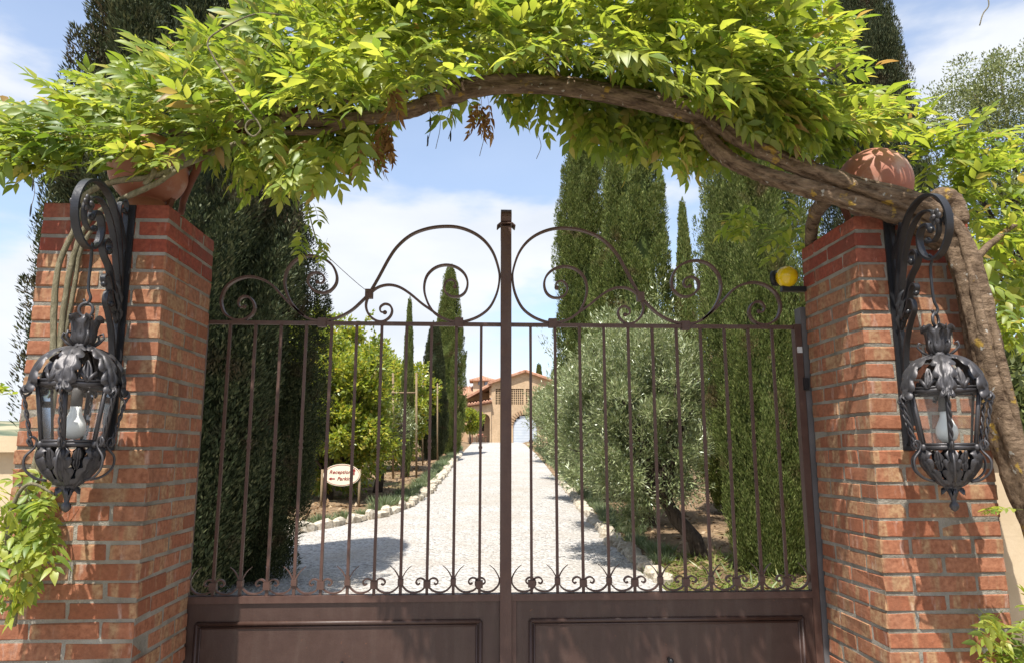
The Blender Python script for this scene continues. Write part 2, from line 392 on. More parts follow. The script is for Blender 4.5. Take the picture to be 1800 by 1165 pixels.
F = [(j * nx + i, j * nx + i + 1, (j + 1) * nx + i + 1, (j + 1) * nx + i) for j in range(len(ay) - 1) for i in range(nx - 1)]
tag(link('ground', mesh_np('ground', V, F, True), M_soil), kind='structure')
V, F = [], []; ys = np.arange(-4, 70, 0.3); K = 14
for y in ys:
    a, b = xl(y), xr(y)
    for k in range(K + 1):
        x = a + (b - a) * k / K; V.append((x, y, z0(y) + 0.005 + (0.0 if k in (0, K) else 0.015) + 0.02 * noise.noise(Vector((x * 0.8, y * 0.8, 0)))))
F = [(j * (K + 1) + i, j * (K + 1) + i + 1, (j + 1) * (K + 1) + i + 1, (j + 1) * (K + 1) + i) for j in range(len(ys) - 1) for i in range(K)]
tag(link('driveway', mesh_np('driveway', V, F, True), M_gravel), kind='structure')

# far hills
M_hill = simple('hill_fields', [(0.35, (0.045, 0.07, 0.05)), (0.5, (0.12, 0.14, 0.085)), (0.62, (0.33, 0.29, 0.19))], 0.004, 0.95, 0, detail=5)
V, F = [], []; na, nb = 150, 14
for i in range(na):
    a = R(-110 + 180 * i / (na - 1))
    for j in range(nb):
        r = 900 + 190 * j; t = j / (nb - 1)
        h = -32 + 190 * (t ** 1.3) * (0.8 + 0.5 * noise.noise(Vector((math.sin(a) * 3, math.cos(a) * 3, 1.7)))) + 40 * noise.noise(Vector((math.sin(a) * r / 500, math.cos(a) * r / 500, 5)))
        V.append((math.sin(a) * r, math.cos(a) * r, h if j < nb - 1 else -60))
F = [(i * nb + j, i * nb + j + 1, (i + 1) * nb + j + 1, (i + 1) * nb + j) for i in range(na - 1) for j in range(nb - 1)]
tag(link('hills', mesh_np('hills', V, F, True), M_hill), kind='structure')

# ------------------------------------------------------------------ brick pillars
ZT = 2.612; PF = 2.9; PW = 0.512; CH = 0.0716; JT = 0.0115
def brick_mesh(name, lx_, ly_, lz_, seed):
    bm = bmesh.new(); bmesh.ops.create_cube(bm, size=1.0)
    for v in bm.verts: v.co = Vector((v.co.x * lx_, v.co.y * ly_, v.co.z * lz_))
    bmesh.ops.bevel(bm, geom=list(bm.edges), offset=0.0045, segments=1, affect='EDGES', profile=0.5)
    g = random.Random(seed)
    for v in bm.verts: v.co += Vector((g.uniform(-1, 1), g.uniform(-1, 1), g.uniform(-1, 1))) * 0.0026
    me = bpy.data.meshes.new(name); bm.to_mesh(me); bm.free(); return me
BH = CH - JT
SB = {m: [brick_mesh('brick', 0.25, 0.12, BH, k + 1) for k in range(6)] for m in ('a', 'b')}
for k in SB['a']: k.materials.append(M_brick)
for k in SB['b']: k.materials.append(M_brickred)
def pillar(x0, label, g):
    p = empty('brick_pillar', (x0 + PW / 2, PF + PW / 2, 0), label, 'pillar')
    MB().box((x0 + 0.0038, PF + 0.0038, -0.2), (x0 + PW - 0.0038, PF + PW - 0.0038, ZT - 0.012)).build('mortar', M_mortar, p)
    n = int(ZT / CH) + 1
    for c in range(n):
        z = ZT - CH * (c + 0.5) + JT / 2
        h = PW / 2; q = 0.25 / 2 + JT / 2
        pos = [(-q, -(h - 0.06), 0), (q, -(h - 0.06), 0), (-q, h - 0.06, 0), (q, h - 0.06, 0), (-(h - 0.06), 0, 1), (h - 0.06, 0, 1)]
        for (bx, by, rot) in pos:
            if c % 2: bx, by, rot = by, bx, 1 - rot
            me = g.choice(SB['b' if c < 3 else 'a'])
            o = bpy.data.objects.new('brick', me); COL.objects.link(o); o.parent = p
            o.location = (bx + g.uniform(-1, 1) * 0.0018, by + g.uniform(-1, 1) * 0.0018, z + g.uniform(-1, 1) * 0.0012)
            o.rotation_euler = (g.uniform(-.006, .006), g.uniform(-.006, .006), rot * math.pi / 2 + g.choice((0, math.pi)) + g.uniform(-.008, .008))
    return p
XL, XR = -1.288, 1.631            # inner front corners
pillar(XL - PW, 'square red brick gate pillar left of the gate with thin stems climbing it', random.Random(3))
pillar(XR, 'square red brick gate pillar right of the gate with thick wisteria trunk across it', random.Random(5))

# garden walls running off from the pillars
for (x0, x1, lab) in ((-7.0, XL - PW - 0.01, 'low cream plaster garden wall with flat coping left of the left pillar'), (XR + PW + 0.01, 7.5, 'low cream plaster garden wall beside the right pillar behind the trunk')):
    w = empty('garden_wall', ((x0 + x1) / 2, 3.2, 0), lab, 'wall')
    MB().box((x0, 3.08, -0.2), (x1, 3.33, 1.60)).build('wall_face', M_plaster, w)
    MB().box((x0, 3.04, 1.60), (x1, 3.37, 1.665)).build('coping', M_plaster, w)

# terracotta balls on the pillars
def tball(c, r, label):
    prof = [(0.085, ZT - 0.005 - c[2]), (0.085, -r * 0.93)] + [(r * math.cos(a), r * math.sin(a)) for a in np.linspace(-1.15, 1.52, 26)]
    o = MB().lathe(prof, (0, 0, 0), 40).build('terracotta_ball', M_terra); o.location = c; tag(o, label, 'ball')
BALL = 0.168
tball((P(262, 300, 3.14).x, 3.14, P(262, 300, 3.14).z), BALL, 'terracotta ball on the left pillar half hidden by wisteria leaves')
tball((P(1537, 324, 3.14).x, 3.14, P(1537, 324, 3.14).z), BALL, 'terracotta ball with lime stains on the right pillar behind the wisteria trunk')

# ------------------------------------------------------------------ gate
GY = 3.445; XC = 0.1355; ZR = 2.216; ZP = 0.956
HALF = XC - (-1.317); SP = HALF / 12.0
c3 = lambda pts: [(360 + x / 3.2727, 360 + y / 3.2727) for x, y in pts]
SC = {
 'a': c3([(945,515),(1000,420),(1060,310),(1110,240),(1180,180),(1260,145),(1350,128),(1450,130),(1540,160),(1610,210),(1660,280),(1690,370),(1695,430),(1680,510),(1640,590),(1580,640),(1510,668),(1460,673),(1400,665),(1330,630),(1290,580),(1265,510),(1265,450),(1285,400),(1330,362),(1390,348),(1450,362),(1495,400),(1512,450),(1500,500),(1465,528),(1420,528),(1385,505),(1378,470),(1392,441),(1420,432),(1443,448),(1440,472)]),
 'b': c3([(1345,638),(1300,605),(1250,570),(1180,512),(1120,475),(1060,462),(1000,475),(952,512),(930,560),(930,600),(950,640),(990,668),(1030,670),(1065,645),(1078,610),(1065,580),(1035,572),(1010,590),(1012,615),(1036,620)]),
 'c': c3([(945,515),(900,560),(850,605),(790,640),(730,660),(670,667),(600,655),(540,615),(490,550),(465,480),(462,430),(480,370),(530,317),(600,295),(670,305),(730,345),(758,400),(758,450),(730,490),(690,508),(640,500),(605,470),(595,440),(605,407),(640,391),(675,402),(688,430),(672,452),(648,444)]),
 'd': c3([(575,640),(510,590),(450,530),(390,465),(330,430),(260,415),(190,430),(130,470),(100,530),(98,580),(120,630),(170,660),(220,662),(265,640),(288,600),(280,560),(250,531),(215,533),(195,560),(203,588),(228,586)]),
}
def gate_leaf(sg, label):
    """sg -1: left leaf, +1: right leaf; u runs from the centre post outwards"""
    X = lambda u: XC + sg * u
    g = empty('gate_leaf', (X(HALF), GY, 0), label, 'gate')
    bar = lambda n, u0, u1, y0, y1, za, zb, m=M_gate: MB().box((min(X(u0), X(u1)), GY + y0, za), (max(X(u0), X(u1)), GY + y1, zb)).build(n, m, g)
    bar('hinge_stile', HALF - 0.012, HALF + 0.022, -0.02, 0.02, 0.06, ZR + 0.012)
    bar('top_rail', 0.0265, HALF - 0.0125, -0.011, 0.011, ZR - 0.009, ZR + 0.009)
    bar('middle_rail', 0.0265, HALF - 0.0125, -0.022, 0.022, ZP - 0.03, ZP)
    bar('panel', 0.0265, HALF - 0.0125, -0.012, 0.012, 0.08, ZP - 0.0305, M_panel)
    # applied moulding round the panel field
    a0, a1, zt_, zb_ = 0.115, HALF - 0.065, ZP - 0.118, 0.22
    mo = MB()
    for (p, q) in (((X(a0), zt_), (X(a1), zt_)), ((X(a1), zt_), (X(a1), zb_)), ((X(a1), zb_), (X(a0), zb_)), ((X(a0), zb_), (X(a0), zt_))):
        mo.tube([(p[0], GY - 0.014, p[1]), (q[0], GY - 0.014, q[1])], 0.010, 8)
        d = 0.017; cx, cz = (X((a0 + a1) / 2), (zt_ + zb_) / 2); k = lambda c, m, s: c + (d if c < m else -d) * s
        mo.tube([(k(p[0], cx, 1), GY - 0.012, k(p[1], cz, 1)), (k(q[0], cx, 1), GY - 0.012, k(q[1], cz, 1))], 0.006, 6)
    mo.build('moulding', M_panel, g)
    if sg < 0:
        bar('centre_post', -0.026, 0.026, -0.03, 0.03, 0.05, ZT + 0.10)
        ztop = ZT + 0.10
        ro = MB(); prof = [(GY + 0.028 - 0.0 * k, 0) for k in range(1)]
        cy = [(GY - 0.006 + 0.034 * math.cos(t), ztop + 0.052 + 0.034 * math.sin(t)) for t in np.linspace(0, math.pi * 1.8, 18)]
        path = [(XC, GY + 0.0355, ztop - 0.06), (XC, GY + 0.0355, ztop - 0.02), (XC, GY + 0.030, ztop + 0.03)] + [(XC, a, b) for a, b in cy]
        ro.flat(path, 0.009, 0.053, (1, 0, 0)); ro.build('scroll_top', M_gate, g)
        MB().flat([(XC - 0.045, GY, ztop + 0.0), (XC - 0.03, GY, ztop + 0.014), (XC + 0.03, GY, ztop + 0.014), (XC + 0.045, GY, ztop + 0.0)], 0.005, 0.078).build('collar_plate', M_gate, g)
    else:
        bar('closing_stile', 0.0265, 0.048, -0.018, 0.018, 0.06, ZP - 0.031)
    # bars
    bm_ = MB(); hz_ = (ZR - 0.009 - ZP)
    bm_.box((-0.0065, -0.0065, 0), (0.0065, 0.0065, hz_)); bm_.box((-0.009, -0.009, 0.66), (0.009, 0.009, 0.672)); bm_.box((-0.009, -0.009, 0.69), (0.009, 0.009, 0.702))
    bme = bm_.mesh('bar'); bme.materials.append(M_gate)
    for k in range(1, 12):
        o = bpy.data.objects.new('bar', bme); COL.objects.link(o); o.parent = g
        o.location = (X(SP * k) - g.location.x, 0, ZP); o.rotation_euler[2] = rng.uniform(-0.05, 0.05)
    # top scrolls, traced on the left leaf and mirrored for the right one
    for key, rr in (('a', 0.024), ('b', 0.02), ('c', 0.024), ('d', 0.024)):
        pts = smooth_path(SC[key], 5); w = []
        for q in pts:
            p = P(q[0], q[1], GY); w.append(Vector((X(XC - p.x), GY, p.z)))
        s_ = MB().flat(w, 0.0100, rr * 1.15, (0, 1, 0), lambda t: 1.0 if t < 0.8 else 1 - 0.35 * (t - 0.8) / 0.2)
        e = w[-1]; s_.ball(e, 0.011, 8, 6); s_.build('scroll', M_gate, g)
    for (cx, cy, sx_, sz_) in ((649, 517, 0.018, 0.022), (567, 567, 0.020, 0.022), (807, 567, 0.020, 0.022)):
        p = P(cx, cy, GY); u = XC - p.x
        MB().box((X(u) - sx_, GY - 0.018, p.z - sz_), (X(u) + sx_, GY + 0.018, p.z + sz_)).build('collar', M_gate, g)
    # row of horned scrolls along the middle rail
    prof = [(30, 76), (17, 64), (7, 48), (3, 35), (6, 20), (20, 6), (37, 2), (54, 6), (65, 15), (69, 25), (66, 35), (56, 41), (46, 38), (42, 30), (47, 24), (53, 27)]
    sc = SP / 72.0
    pp = smooth_path(prof, 4)
    for k in range(12):
        horn = k if k % 2 == 0 else k + 1; dr = 1 if k % 2 == 0 else -1
        w = [Vector((X(SP * horn + dr * q[0] * sc), GY, ZP + q[1] * sc * 0.96 + 0.004)) for q in pp]
        if horn == 12: w = [Vector((q.x - sg * 0.012, q.y, q.z)) for q in w]
        if horn == 0: w = [Vector((q.x + sg * 0.024, q.y, q.z)) for q in w]
        MB().flat(w, 0.007, 0.016, (0, 1, 0), lambda t: 0.35 + 0.65 * min(1, t / 0.22)).build('rail_scroll', M_gate, g)
    for k in range(1, 12):
        zc = ZP + (33 if k % 2 == 0 else 25) * sc; h = 0.0125 if k % 2 == 0 else 0.016
        MB().box((X(SP * k) - h, GY - 0.0135, zc - h), (X(SP * k) + h, GY + 0.0135, zc + h)).build('collar', M_gate, g)
    # pull knob
    kx = X(XC - P(602, 1162, GY).x) if sg < 0 else X(P(1174, 1160, GY).x - XC)
    MB().tube([(kx, GY - 0.012, 0.665), (kx, GY - 0.05, 0.665)], 0.008, 8).ball((kx, GY - 0.055, 0.665), 0.014, 10, 8).build('knob', M_ironblk, g)
    return g
gate_leaf(-1, 'left leaf of the brown iron gate carrying the centre post')
gr_ = gate_leaf(1, 'right leaf of the brown iron gate beside the yellow lamp')
MB().box((XC + HALF - 0.006, GY - 0.026, 2.085), (XC + HALF + 0.018, GY - 0.0205, 2.115)).build('label_plate', M_label, gr_)
for (sg, lab) in ((-1, 'grey steel hinge post fixed behind the left pillar'), (1, 'grey steel hinge post fixed behind the right pillar')):
    xx = XC + sg * (HALF + 0.045)
    hp = empty('hinge_post', (xx, GY + 0.01, 0), lab, 'post')
    MB().box((xx - 0.02, GY - 0.018, 0), (xx + 0.02, GY + 0.05, ZR + 0.10)).build('post', M_steel, hp)
    for hz2 in (0.3, 1.93):
        MB().box((xx - sg * 0.0205 - 0.012, GY - 0.033, hz2 - 0.03), (xx - sg * 0.0205 + 0.012, GY - 0.0185, hz2 + 0.03)).build('hinge', M_ironblk, hp)

# amber flashing lamp on the right pillar
ap = P(1383, 487, 3.40)
al = empty('warning_lamp', ap, 'round amber flashing lamp on a black bracket by the right pillar', 'lamp')
MB().ball(ap, 0.054, 20, 14).build('lens', M_amber, al)
MB().tube([ap + Vector((-0.040, 0.030, 0.0)), ap + Vector((-0.050, 0.042, 0.0))], 0.040, 20).build('lamp_base', M_black, al)
MB().box((ap.x - 0.03, ap.y - 0.012, ap.z - 0.075), (XR + 0.01, ap.y + 0.02, ap.z - 0.05)).build('bracket_arm', M_black, al)

# ------------------------------------------------------------------ lanterns
def spiral_pts(pts, n=6): return smooth_path(pts, n)
def acanthus(mb, path, wid, nrm0, lobes=5, curl=0.35, nl=22, thick=0.0):
    """lobed leaf along a 3-D path; nrm0 gives the outward side"""
    path = [Vector(p) for p in path]; m = len(path); vs = []; nw = 8; fs = []
    for i, p in enumerate(path):
        t = i / (m - 1); T = (path[min(i + 1, m - 1)] - path[max(i - 1, 0)]).normalized()
        Nn = (Vector(nrm0) - T * Vector(nrm0).dot(T)).normalized(); B = T.cross(Nn)
        lob = 0.40 + 0.60 * abs(math.sin(t * math.pi * lobes)) ** 0.6
        w = wid * (math.sin(math.pi * min(1, 0.12 + 0.88 * t) ** 0.75) ** 0.8) * lob + 0.003
        for k in range(nw + 1):
            a = -1 + 2 * k / nw
            ridge = 0.010 * abs(math.sin(a * math.pi * 1.5 + t * 2)) - curl * w * a * a + 0.006 * math.cos(a * 9)
            vs.append(p + B * (a * w) + Nn * ridge + T * (abs(a) * w * 0.55))
    for i in range(m - 1):
        for k in range(nw): fs.append((i * (nw + 1) + k, i * (nw + 1) + k + 1, (i + 1) * (nw + 1) + k + 1, (i + 1) * (nw + 1) + k))
    mb.add(vs, fs, True)
    mb.tube([p + Vector(nrm0) * 0.004 for p in path[::2]], [0.006 * (1 - 0.6 * i / max(1, len(path[::2]) - 1)) for i in range(len(path[::2]))], 6)

def make_lantern():
    ps = {}; hexa = [math.pi / 6 + math.pi / 3 * k for k in range(6)]
    d = lambda a: Vector((math.cos(a), math.sin(a), 0)); Z = Vector((0, 0, 1))
    r0, r1, h = 0.105, 0.140, 0.21
    fr = MB(); pn = []
    for k in range(6):
        a, b = hexa[k], hexa[(k + 1) % 6]
        fr.tube([d(a) * r0, d(a) * r1 + Z * h], 0.0085, 6)
        for r_, z_ in ((r0, 0), (r1, h)): fr.tube([d(a) * r_ + Z * z_, d(b) * r_ + Z * z_], 0.010, 6); fr.tube([d(a) * r_ * 1.04 + Z * (z_ + 0.012), d(b) * r_ * 1.04 + Z * (z_ + 0.012)], 0.005, 6)
        q = [d(a) * r0 * 0.97 + Z * 0.006, d(b) * r0 * 0.97 + Z * 0.006, d(b) * r1 * 0.97 + Z * (h - 0.006), d(a) * r1 * 0.97 + Z * (h - 0.006)]
        pn.append(MB().add(q, [(0, 1, 2, 3)]))
        for r_, z_ in ((r0, 0.0), (r1, h)): fr.ball(d(a) * (r_ + 0.004) + Z * z_, 0.014, 8, 6)
    fr.lathe([(0.028, 0.0), (0.028, 0.012)], (0, 0, -0.006), 12)
    for k in range(3): fr.tube([d(hexa[k]) * r0, d(hexa[k + 3]) * r0], 0.006, 5)
    ps['cage'] = fr.mesh('cage'); ps['panes'] = [m.mesh('pane') for m in pn]
    lv = []
    for k in range(6):
        a = hexa[k]; u = d(a)
        q = [tuple(u * r_ + Z * z_) for r_, z_ in ((0.030, 0.345), (0.060, 0.340), (0.100, 0.322), (0.135, 0.288), (0.154, 0.245), (0.160, 0.208), (0.172, 0.186), (0.188, 0.190))]
        m = MB(); acanthus(m, [Vector(p) for p in smooth_path(q, 7)], 0.043, u + Z * 0.8, 6, 0.25)
        lv.append(m.mesh('roof_leaf'))
    ps['roof_leaves'] = lv
    fl = []
    for k in range(6):
        a = hexa[k] + math.pi / 6; u = d(a); m = MB(); c = u * 0.128
        acanthus(m, [c + Z * (0.215 + 0.075 * t) - u * (0.03 * t) for t in np.linspace(0, 1, 9)], 0.017, u, 1, 0.2)
        t_ = Z.cross(u)
        for s_ in (-1, 1): m.tube([c + Z * 0.218, c + t_ * s_ * 0.016 + Z * 0.238, c + t_ * s_ * 0.03 + Z * 0.25 - u * 0.01, c + t_ * s_ * 0.036 + Z * 0.238 - u * 0.01], [0.008, 0.008, 0.007, 0.004], 6)
        fl.append(m.mesh('fleur_ornament'))
    ps['fleurs'] = fl
    cw = MB()
    for k in range(5):
        u = d(2 * math.pi * k / 5 + 0.3)
        q = [tuple(u * r_ + Z * z_) for r_, z_ in ((0.014, 0.34), (0.034, 0.375), (0.036, 0.42), (0.046, 0.452), (0.066, 0.458))]
        acanthus(cw, [Vector(p) for p in smooth_path(q, 4)], 0.026, u, 3, 0.5)
    cw.lathe([(0.04, 0.335), (0.045, 0.35), (0.022, 0.37), (0.018, 0.43), (0.024, 0.445), (0.01, 0.47)], (0, 0, 0), 14)
    for k in range(6):
        u = d(hexa[k] + 0.5)
        cw.tube([u * 0.03 + Z * 0.345, u * 0.062 + Z * 0.368, u * 0.078 + Z * 0.385, u * 0.072 + Z * 0.402, u * 0.06 + Z * 0.396], [0.006, 0.006, 0.005, 0.005, 0.004], 6)
    ps['crown'] = cw.mesh('crown_leaves')
    rg = MB(); rg.tube([(0.026 * math.sin(t), 0.0, 0.488 + 0.026 * math.cos(t)) for t in np.linspace(0, 2 * math.pi, 18)], 0.0065, 7, cap=False)
    ps['ring'] = rg.mesh('hanging_ring')
    rods = []
    for k in range(6):
        u = d(hexa[k]); t_ = Z.cross(u); m = MB()
        q = [u * 0.160 + Z * 0.205, u * 0.158 + Z * 0.178, u * 0.176 + Z * 0.165, u * 0.192 + Z * 0.18, u * 0.185 + Z * 0.196]
        m.tube(smooth_path([tuple(x) for x in q], 4), 0.0045, 6)
        for ph in (0, math.pi):
            m.tube([u * (0.180 - 0.042 * s_) + Z * (0.168 - 0.175 * s_) + (u * math.cos(s_ * 16 + ph) + t_ * math.sin(s_ * 16 + ph)) * 0.0048 for s_ in np.linspace(0, 1, 26)], 0.0042, 5)
        q = [u * 0.138 - Z * 0.007, u * 0.152 + Z * 0.010, u * 0.140 + Z * 0.026, u * 0.122 + Z * 0.014, u * 0.128 - Z * 0.012, u * 0.155 - Z * 0.045, u * 0.150 - Z * 0.085, u * 0.115 - Z * 0.115, u * 0.075 - Z * 0.125]
        m.tube(smooth_path([tuple(x) for x in q], 4), 0.0048, 6); rods.append(m.mesh('twisted_rod'))
    ps['rods'] = rods
    bk = []
    for k in range(6):
        u = d(hexa[k]); m = MB()
        q = [tuple(u * r_ + Z * z_) for r_, z_ in ((0.020, -0.145), (0.042, -0.132), (0.070, -0.105), (0.096, -0.072), (0.108, -0.040), (0.100, -0.012), (0.112, 0.004))]
        acanthus(m, [Vector(p) for p in smooth_path(q, 7)], 0.034, u - Z * 0.5, 5, 0.3); bk.append(m.mesh('basket_leaf'))
    for k in range(6):
        u = d(hexa[k] + math.pi / 6); m = MB(); c = u * 0.098
        acanthus(m, [c - Z * (0.012 + 0.07 * t) - u * (0.02 * t) for t in np.linspace(0, 1, 15)], 0.016, u, 2, 0.35); bk.append(m.mesh('basket_leaf'))
    ps['basket'] = bk
    fn = MB(); fn.lathe([(0.006, -0.115), (0.03, -0.13), (0.036, -0.145), (0.02, -0.165), (0.012, -0.185), (0.009, -0.2), (0.017, -0.208), (0.019, -0.218), (0.012, -0.23), (0.002, -0.236)][::-1], (0, 0, 0), 14)
    for k in range(4):
        u = d(k * math.pi / 2 + 0.4); acanthus(fn, [u * (0.012 + 0.03 * t) + Z * (-0.14 - 0.055 * t + 0.03 * t * t) for t in np.linspace(0, 1, 8)], 0.016, u, 2, 0.3)
    ps['finial'] = fn.mesh('finial')
    sk = MB(); sk.lathe([(0.021, 0.135), (0.021, 0.19), (0.016, 0.20), (0.006, 0.205), (0.006, 0.335)], (0, 0, 0), 14); ps['socket'] = sk.mesh('socket')
    bl = MB(); bl.lathe([(0.003, 0.018), (0.020, 0.021), (0.036, 0.034), (0.043, 0.055), (0.040, 0.076), (0.028, 0.100), (0.021, 0.118), (0.0205, 0.136)], (0, 0, 0), 18); ps['bulb'] = bl.mesh('bulb')
    for k, v in ps.items():
        for me in (v if isinstance(v, list) else [v]): me.materials.append({'panes': M_glass, 'bulb': M_bulb, 'socket': M_steel}.get(k, M_iron))
    return ps
LP = make_lantern()
def lantern(loc, rz, label):
    t = empty('wall_lantern', loc, label, 'lantern', rz=rz)
    for k in ('cage', 'crown', 'ring', 'finial', 'socket', 'bulb'): link(LP[k].name.split('.')[0], LP[k], None, t, True)
    for k in ('panes', 'roof_leaves', 'fleurs', 'rods', 'basket'):
        for me in LP[k]: link(me.name.split('.')[0], me, None, t, True)
    t.scale = (0.90, 0.90, 1.0); return t
def bracket(x, ztop, sg, label):
    """wrought iron arm standing out square from the pillar face at x; s = distance from the face"""
    b = empty('lantern_bracket', (x, PF, ztop - 0.95), label, 'bracket')
    W_ = lambda s_, z_, dx=0.0: Vector((x + dx, PF - 0.004 - s_, ztop + z_))
    MB().box((x - 0.024, PF - 0.010, ztop - 1.0), (x + 0.024, PF - 0.002, ztop + 0.0)).build('backplate', M_ironblk, b)
    MB().box((x - 0.008, PF - 0.030, ztop - 0.98), (x + 0.008, PF - 0.0105, ztop - 0.03)).build('back_bar', M_ironblk, b)
    def sc_(name, pts, t, d_, n=7, tp=None, ball=0.0):
        w = [W_(*q) for q in smooth_path(pts, n)]; m = MB().flat(w, t, d_, (1, 0, 0), tp)
        if ball: m.ball(w[-1], ball, 10, 8)
        m.build(name, M_ironblk, b)
    tp = lambda t: 1 - 0.3 * t
    sc_('main_scroll', [(.022, -.44), (.03, -.36), (.045, -.26), (.075, -.15), (.13, -.055), (.20, -.008), (.275, .0), (.345, -.035), (.385, -.105), (.38, -.185), (.335, -.245), (.27, -.262), (.215, -.225), (.20, -.165), (.225, -.12), (.265, -.118), (.278, -.145)], 0.010, 0.028, 8, None, 0.014)
    sc_('inner_scroll', [(.03, -.40), (.06, -.30), (.10, -.19), (.155, -.105), (.22, -.062), (.285, -.068), (.325, -.115), (.32, -.17), (.285, -.195), (.25, -.18)], 0.009, 0.026, 8, tp, 0.013)
    sc_('upper_scroll', [(.02, -.20), (.05, -.13), (.085, -.07), (.085, -.02), (.055, .005), (.028, -.015), (.034, -.045), (.052, -.04)], 0.008, 0.024, 7, tp, 0.011)
    sc_('lower_scroll', [(.03, -.90), (.028, -.78), (.032, -.66), (.055, -.55), (.095, -.475), (.125, -.435), (.118, -.395), (.085, -.385), (.066, -.41), (.080, -.435)], 0.009, 0.026, 7, tp, 0.013)
    sc_('leaf_scroll', [(.035, -.43), (.08, -.37), (.12, -.30), (.165, -.262), (.185, -.225), (.165, -.195), (.135, -.205), (.135, -.235)], 0.011, 0.03, 7, tp, 0.015)
    sc_('leaf_scroll', [(.045, -.46), (.085, -.42), (.11, -.36), (.135, -.33), (.155, -.345), (.145, -.37)], 0.010, 0.028, 6, tp, 0.012)
    for sd in (-1, 1):                                  # rosette on both faces of the scroll
        m = MB()
        for k in range(6):
            a = k * math.pi / 3; m.ball(W_(.345 + .021 * math.cos(a), -.115 + .021 * math.sin(a), sd * 0.024), 0.0135, 8, 6, (0.5, 1, 1))
        m.ball(W_(.345, -.115, sd * 0.030), 0.011, 8, 6); m.build('rosette', M_iron, b)
    m = MB()
    for k, (s_, z_) in enumerate(((.03, -.44), (.045, -.47), (.02, -.50))): acanthus(m, [W_(s_ + 0.035 * t, z_ + 0.10 * t) for t in np.linspace(0, 1, 8)], 0.022, (0, -1, -0.3), 2, 0.5)
    m.build('leaf_collar', M_ironblk, b)
    return lambda s_, z_: W_(s_, z_)
def place_lantern(stx, zt_, cx, cy, side, other):
    bx = P(*stx, PF).x
    w = bracket(bx, zt_, side, 'black scrolled iron bracket on the %s pillar holding the lantern %s' % other)
    hk = w(.25, -.258); c = P(cx, cy, hk.y)
    zr = c.z + 0.375
    h = MB(); h.tube(smooth_path([tuple(hk + Vector((0, 0, 0.02))), tuple(hk + Vector((0.004, -0.012, 0.0))), tuple((hk + Vector((hk.x * 0 + 0.0, 0, -0.04)))), (hk.x, hk.y, zr + 0.06), (hk.x + 0.012, hk.y, zr + 0.02), (hk.x, hk.y, zr - 0.004), (hk.x - 0.012, hk.y, zr + 0.014)], 5), 0.0055, 7)
    h.build('hook', M_ironblk, [o for o in bpy.data.objects if o.name.startswith('lantern_bracket')][-1] if False else BR[-1])
    return Vector((hk.x, hk.y, zr - 0.514))
BR = []
_b = bracket
def bracket(*a):
    f = _b(*a); BR.append(max((o for o in bpy.data.objects if o.name.startswith('lantern_bracket')), key=lambda o: o.name)); return f
l1 = place_lantern((222, 450), ZT - 0.005, 128, 712, -1, ('left', 'by the thin stems'))
lantern(l1, 0.2, 'black wrought iron lantern with leaf ornament hanging at the left pillar')
l2 = place_lantern((1566, 450), ZT - 0.005, 1668, 721, 1, ('right', 'by the thick trunk'))
lantern(l2, 0.55, 'wrought iron lantern with leaf ornament hanging at the right pillar by the trunk')

# ------------------------------------------------------------------ wisteria
def pinnate(seed, nl=5, L_=0.27):
    """compound leaf: a drooping stalk with pairs of pointed leaflets; +x along the stalk, +z up"""
    g = random.Random(seed); V, F = [], []
    def stalk(t): return np.array([L_ * t, 0, -0.055 * t * t])
    n = 6
    for i in range(n):
        p = stalk(i / (n - 1)); w = 0.0016
        for a in range(3): V.append(p + np.array([0, w * math.cos(a * 2.1), w * math.sin(a * 2.1)]))
    for i in range(n - 1):
        for a in range(3): F.append((i * 3 + a, i * 3 + (a + 1) % 3, i * 3 + 3 + (a + 1) % 3)); F.append((i * 3 + a, i * 3 + 3 + (a + 1) % 3, i * 3 + 3 + a))
    items = []
    for k in range(nl):
        t = 0.28 + 0.66 * k / (nl - 1)
        for s_ in (-1, 1): items.append((t, s_ * R(58 - 16 * k / nl + g.uniform(-8, 8)), 0.082 * (0.8 + 0.4 * math.sin(math.pi * (k + 1) / (nl + 1)))))
    items.append((1.0, R(g.uniform(-8, 8)), 0.09))
    for t, ang, ln in items:
        b = stalk(t); ln *= g.uniform(0.75, 1.15); w = ln * g.uniform(0.17, 0.25); dr = g.uniform(0.15, 0.5); fold = g.uniform(0.1, 0.5); tw = g.uniform(-.5, .5)
        ca, sa = math.cos(ang), math.sin(ang); base = len(V)
        prof = [(0, 0), (0.18, 0.62), (0.42, 1.0), (0.70, 0.66), (1.0, 0.0)]
        for (u, q) in prof:
            for sd in ((0,) if q == 0 else (-1, 0, 1)):
                x = ln * u; y = sd * w * q; z = -dr * ln * u * u + abs(sd) * fold * w * q + sd * tw * w * q * 0.6
                V.append(b + np.array([ca * x - sa * y, sa * x + ca * y, z]))
        i0 = base; r = [base + 1 + 3 * k for k in range(3)]; tip = base + 10
        F += [(i0, r[0] + 1, r[0]), (i0, r[0] + 2, r[0] + 1)]
        for k in range(2):
            for c in (0, 1):
                a, b2, c2, d2 = r[k] + c, r[k] + c + 1, r[k + 1] + c + 1, r[k + 1] + c
                F += [(a, b2, c2), (a, c2, d2)]
        F += [(r[2], r[2] + 1, tip), (r[2] + 1, r[2] + 2, tip)]
    return np.array(V), np.array(F)
LV = [pinnate(40 + k, 5 if k % 3 else 4, 0.25 + 0.012 * k) for k in range(6)]
LM = [mesh_np('leaf', v, f, True) for v, f in LV]
for me in LM: me.materials.append(M_leaf)
def basis(dirv, up):
    x = Vector(dirv).normalized(); y = Vector(up).cross(x)
    if y.length < 1e-3: y = Vector((0, 1, 0)).cross(x)
    y.normalize(); z = x.cross(y); return Matrix((x, y, z)).transposed()
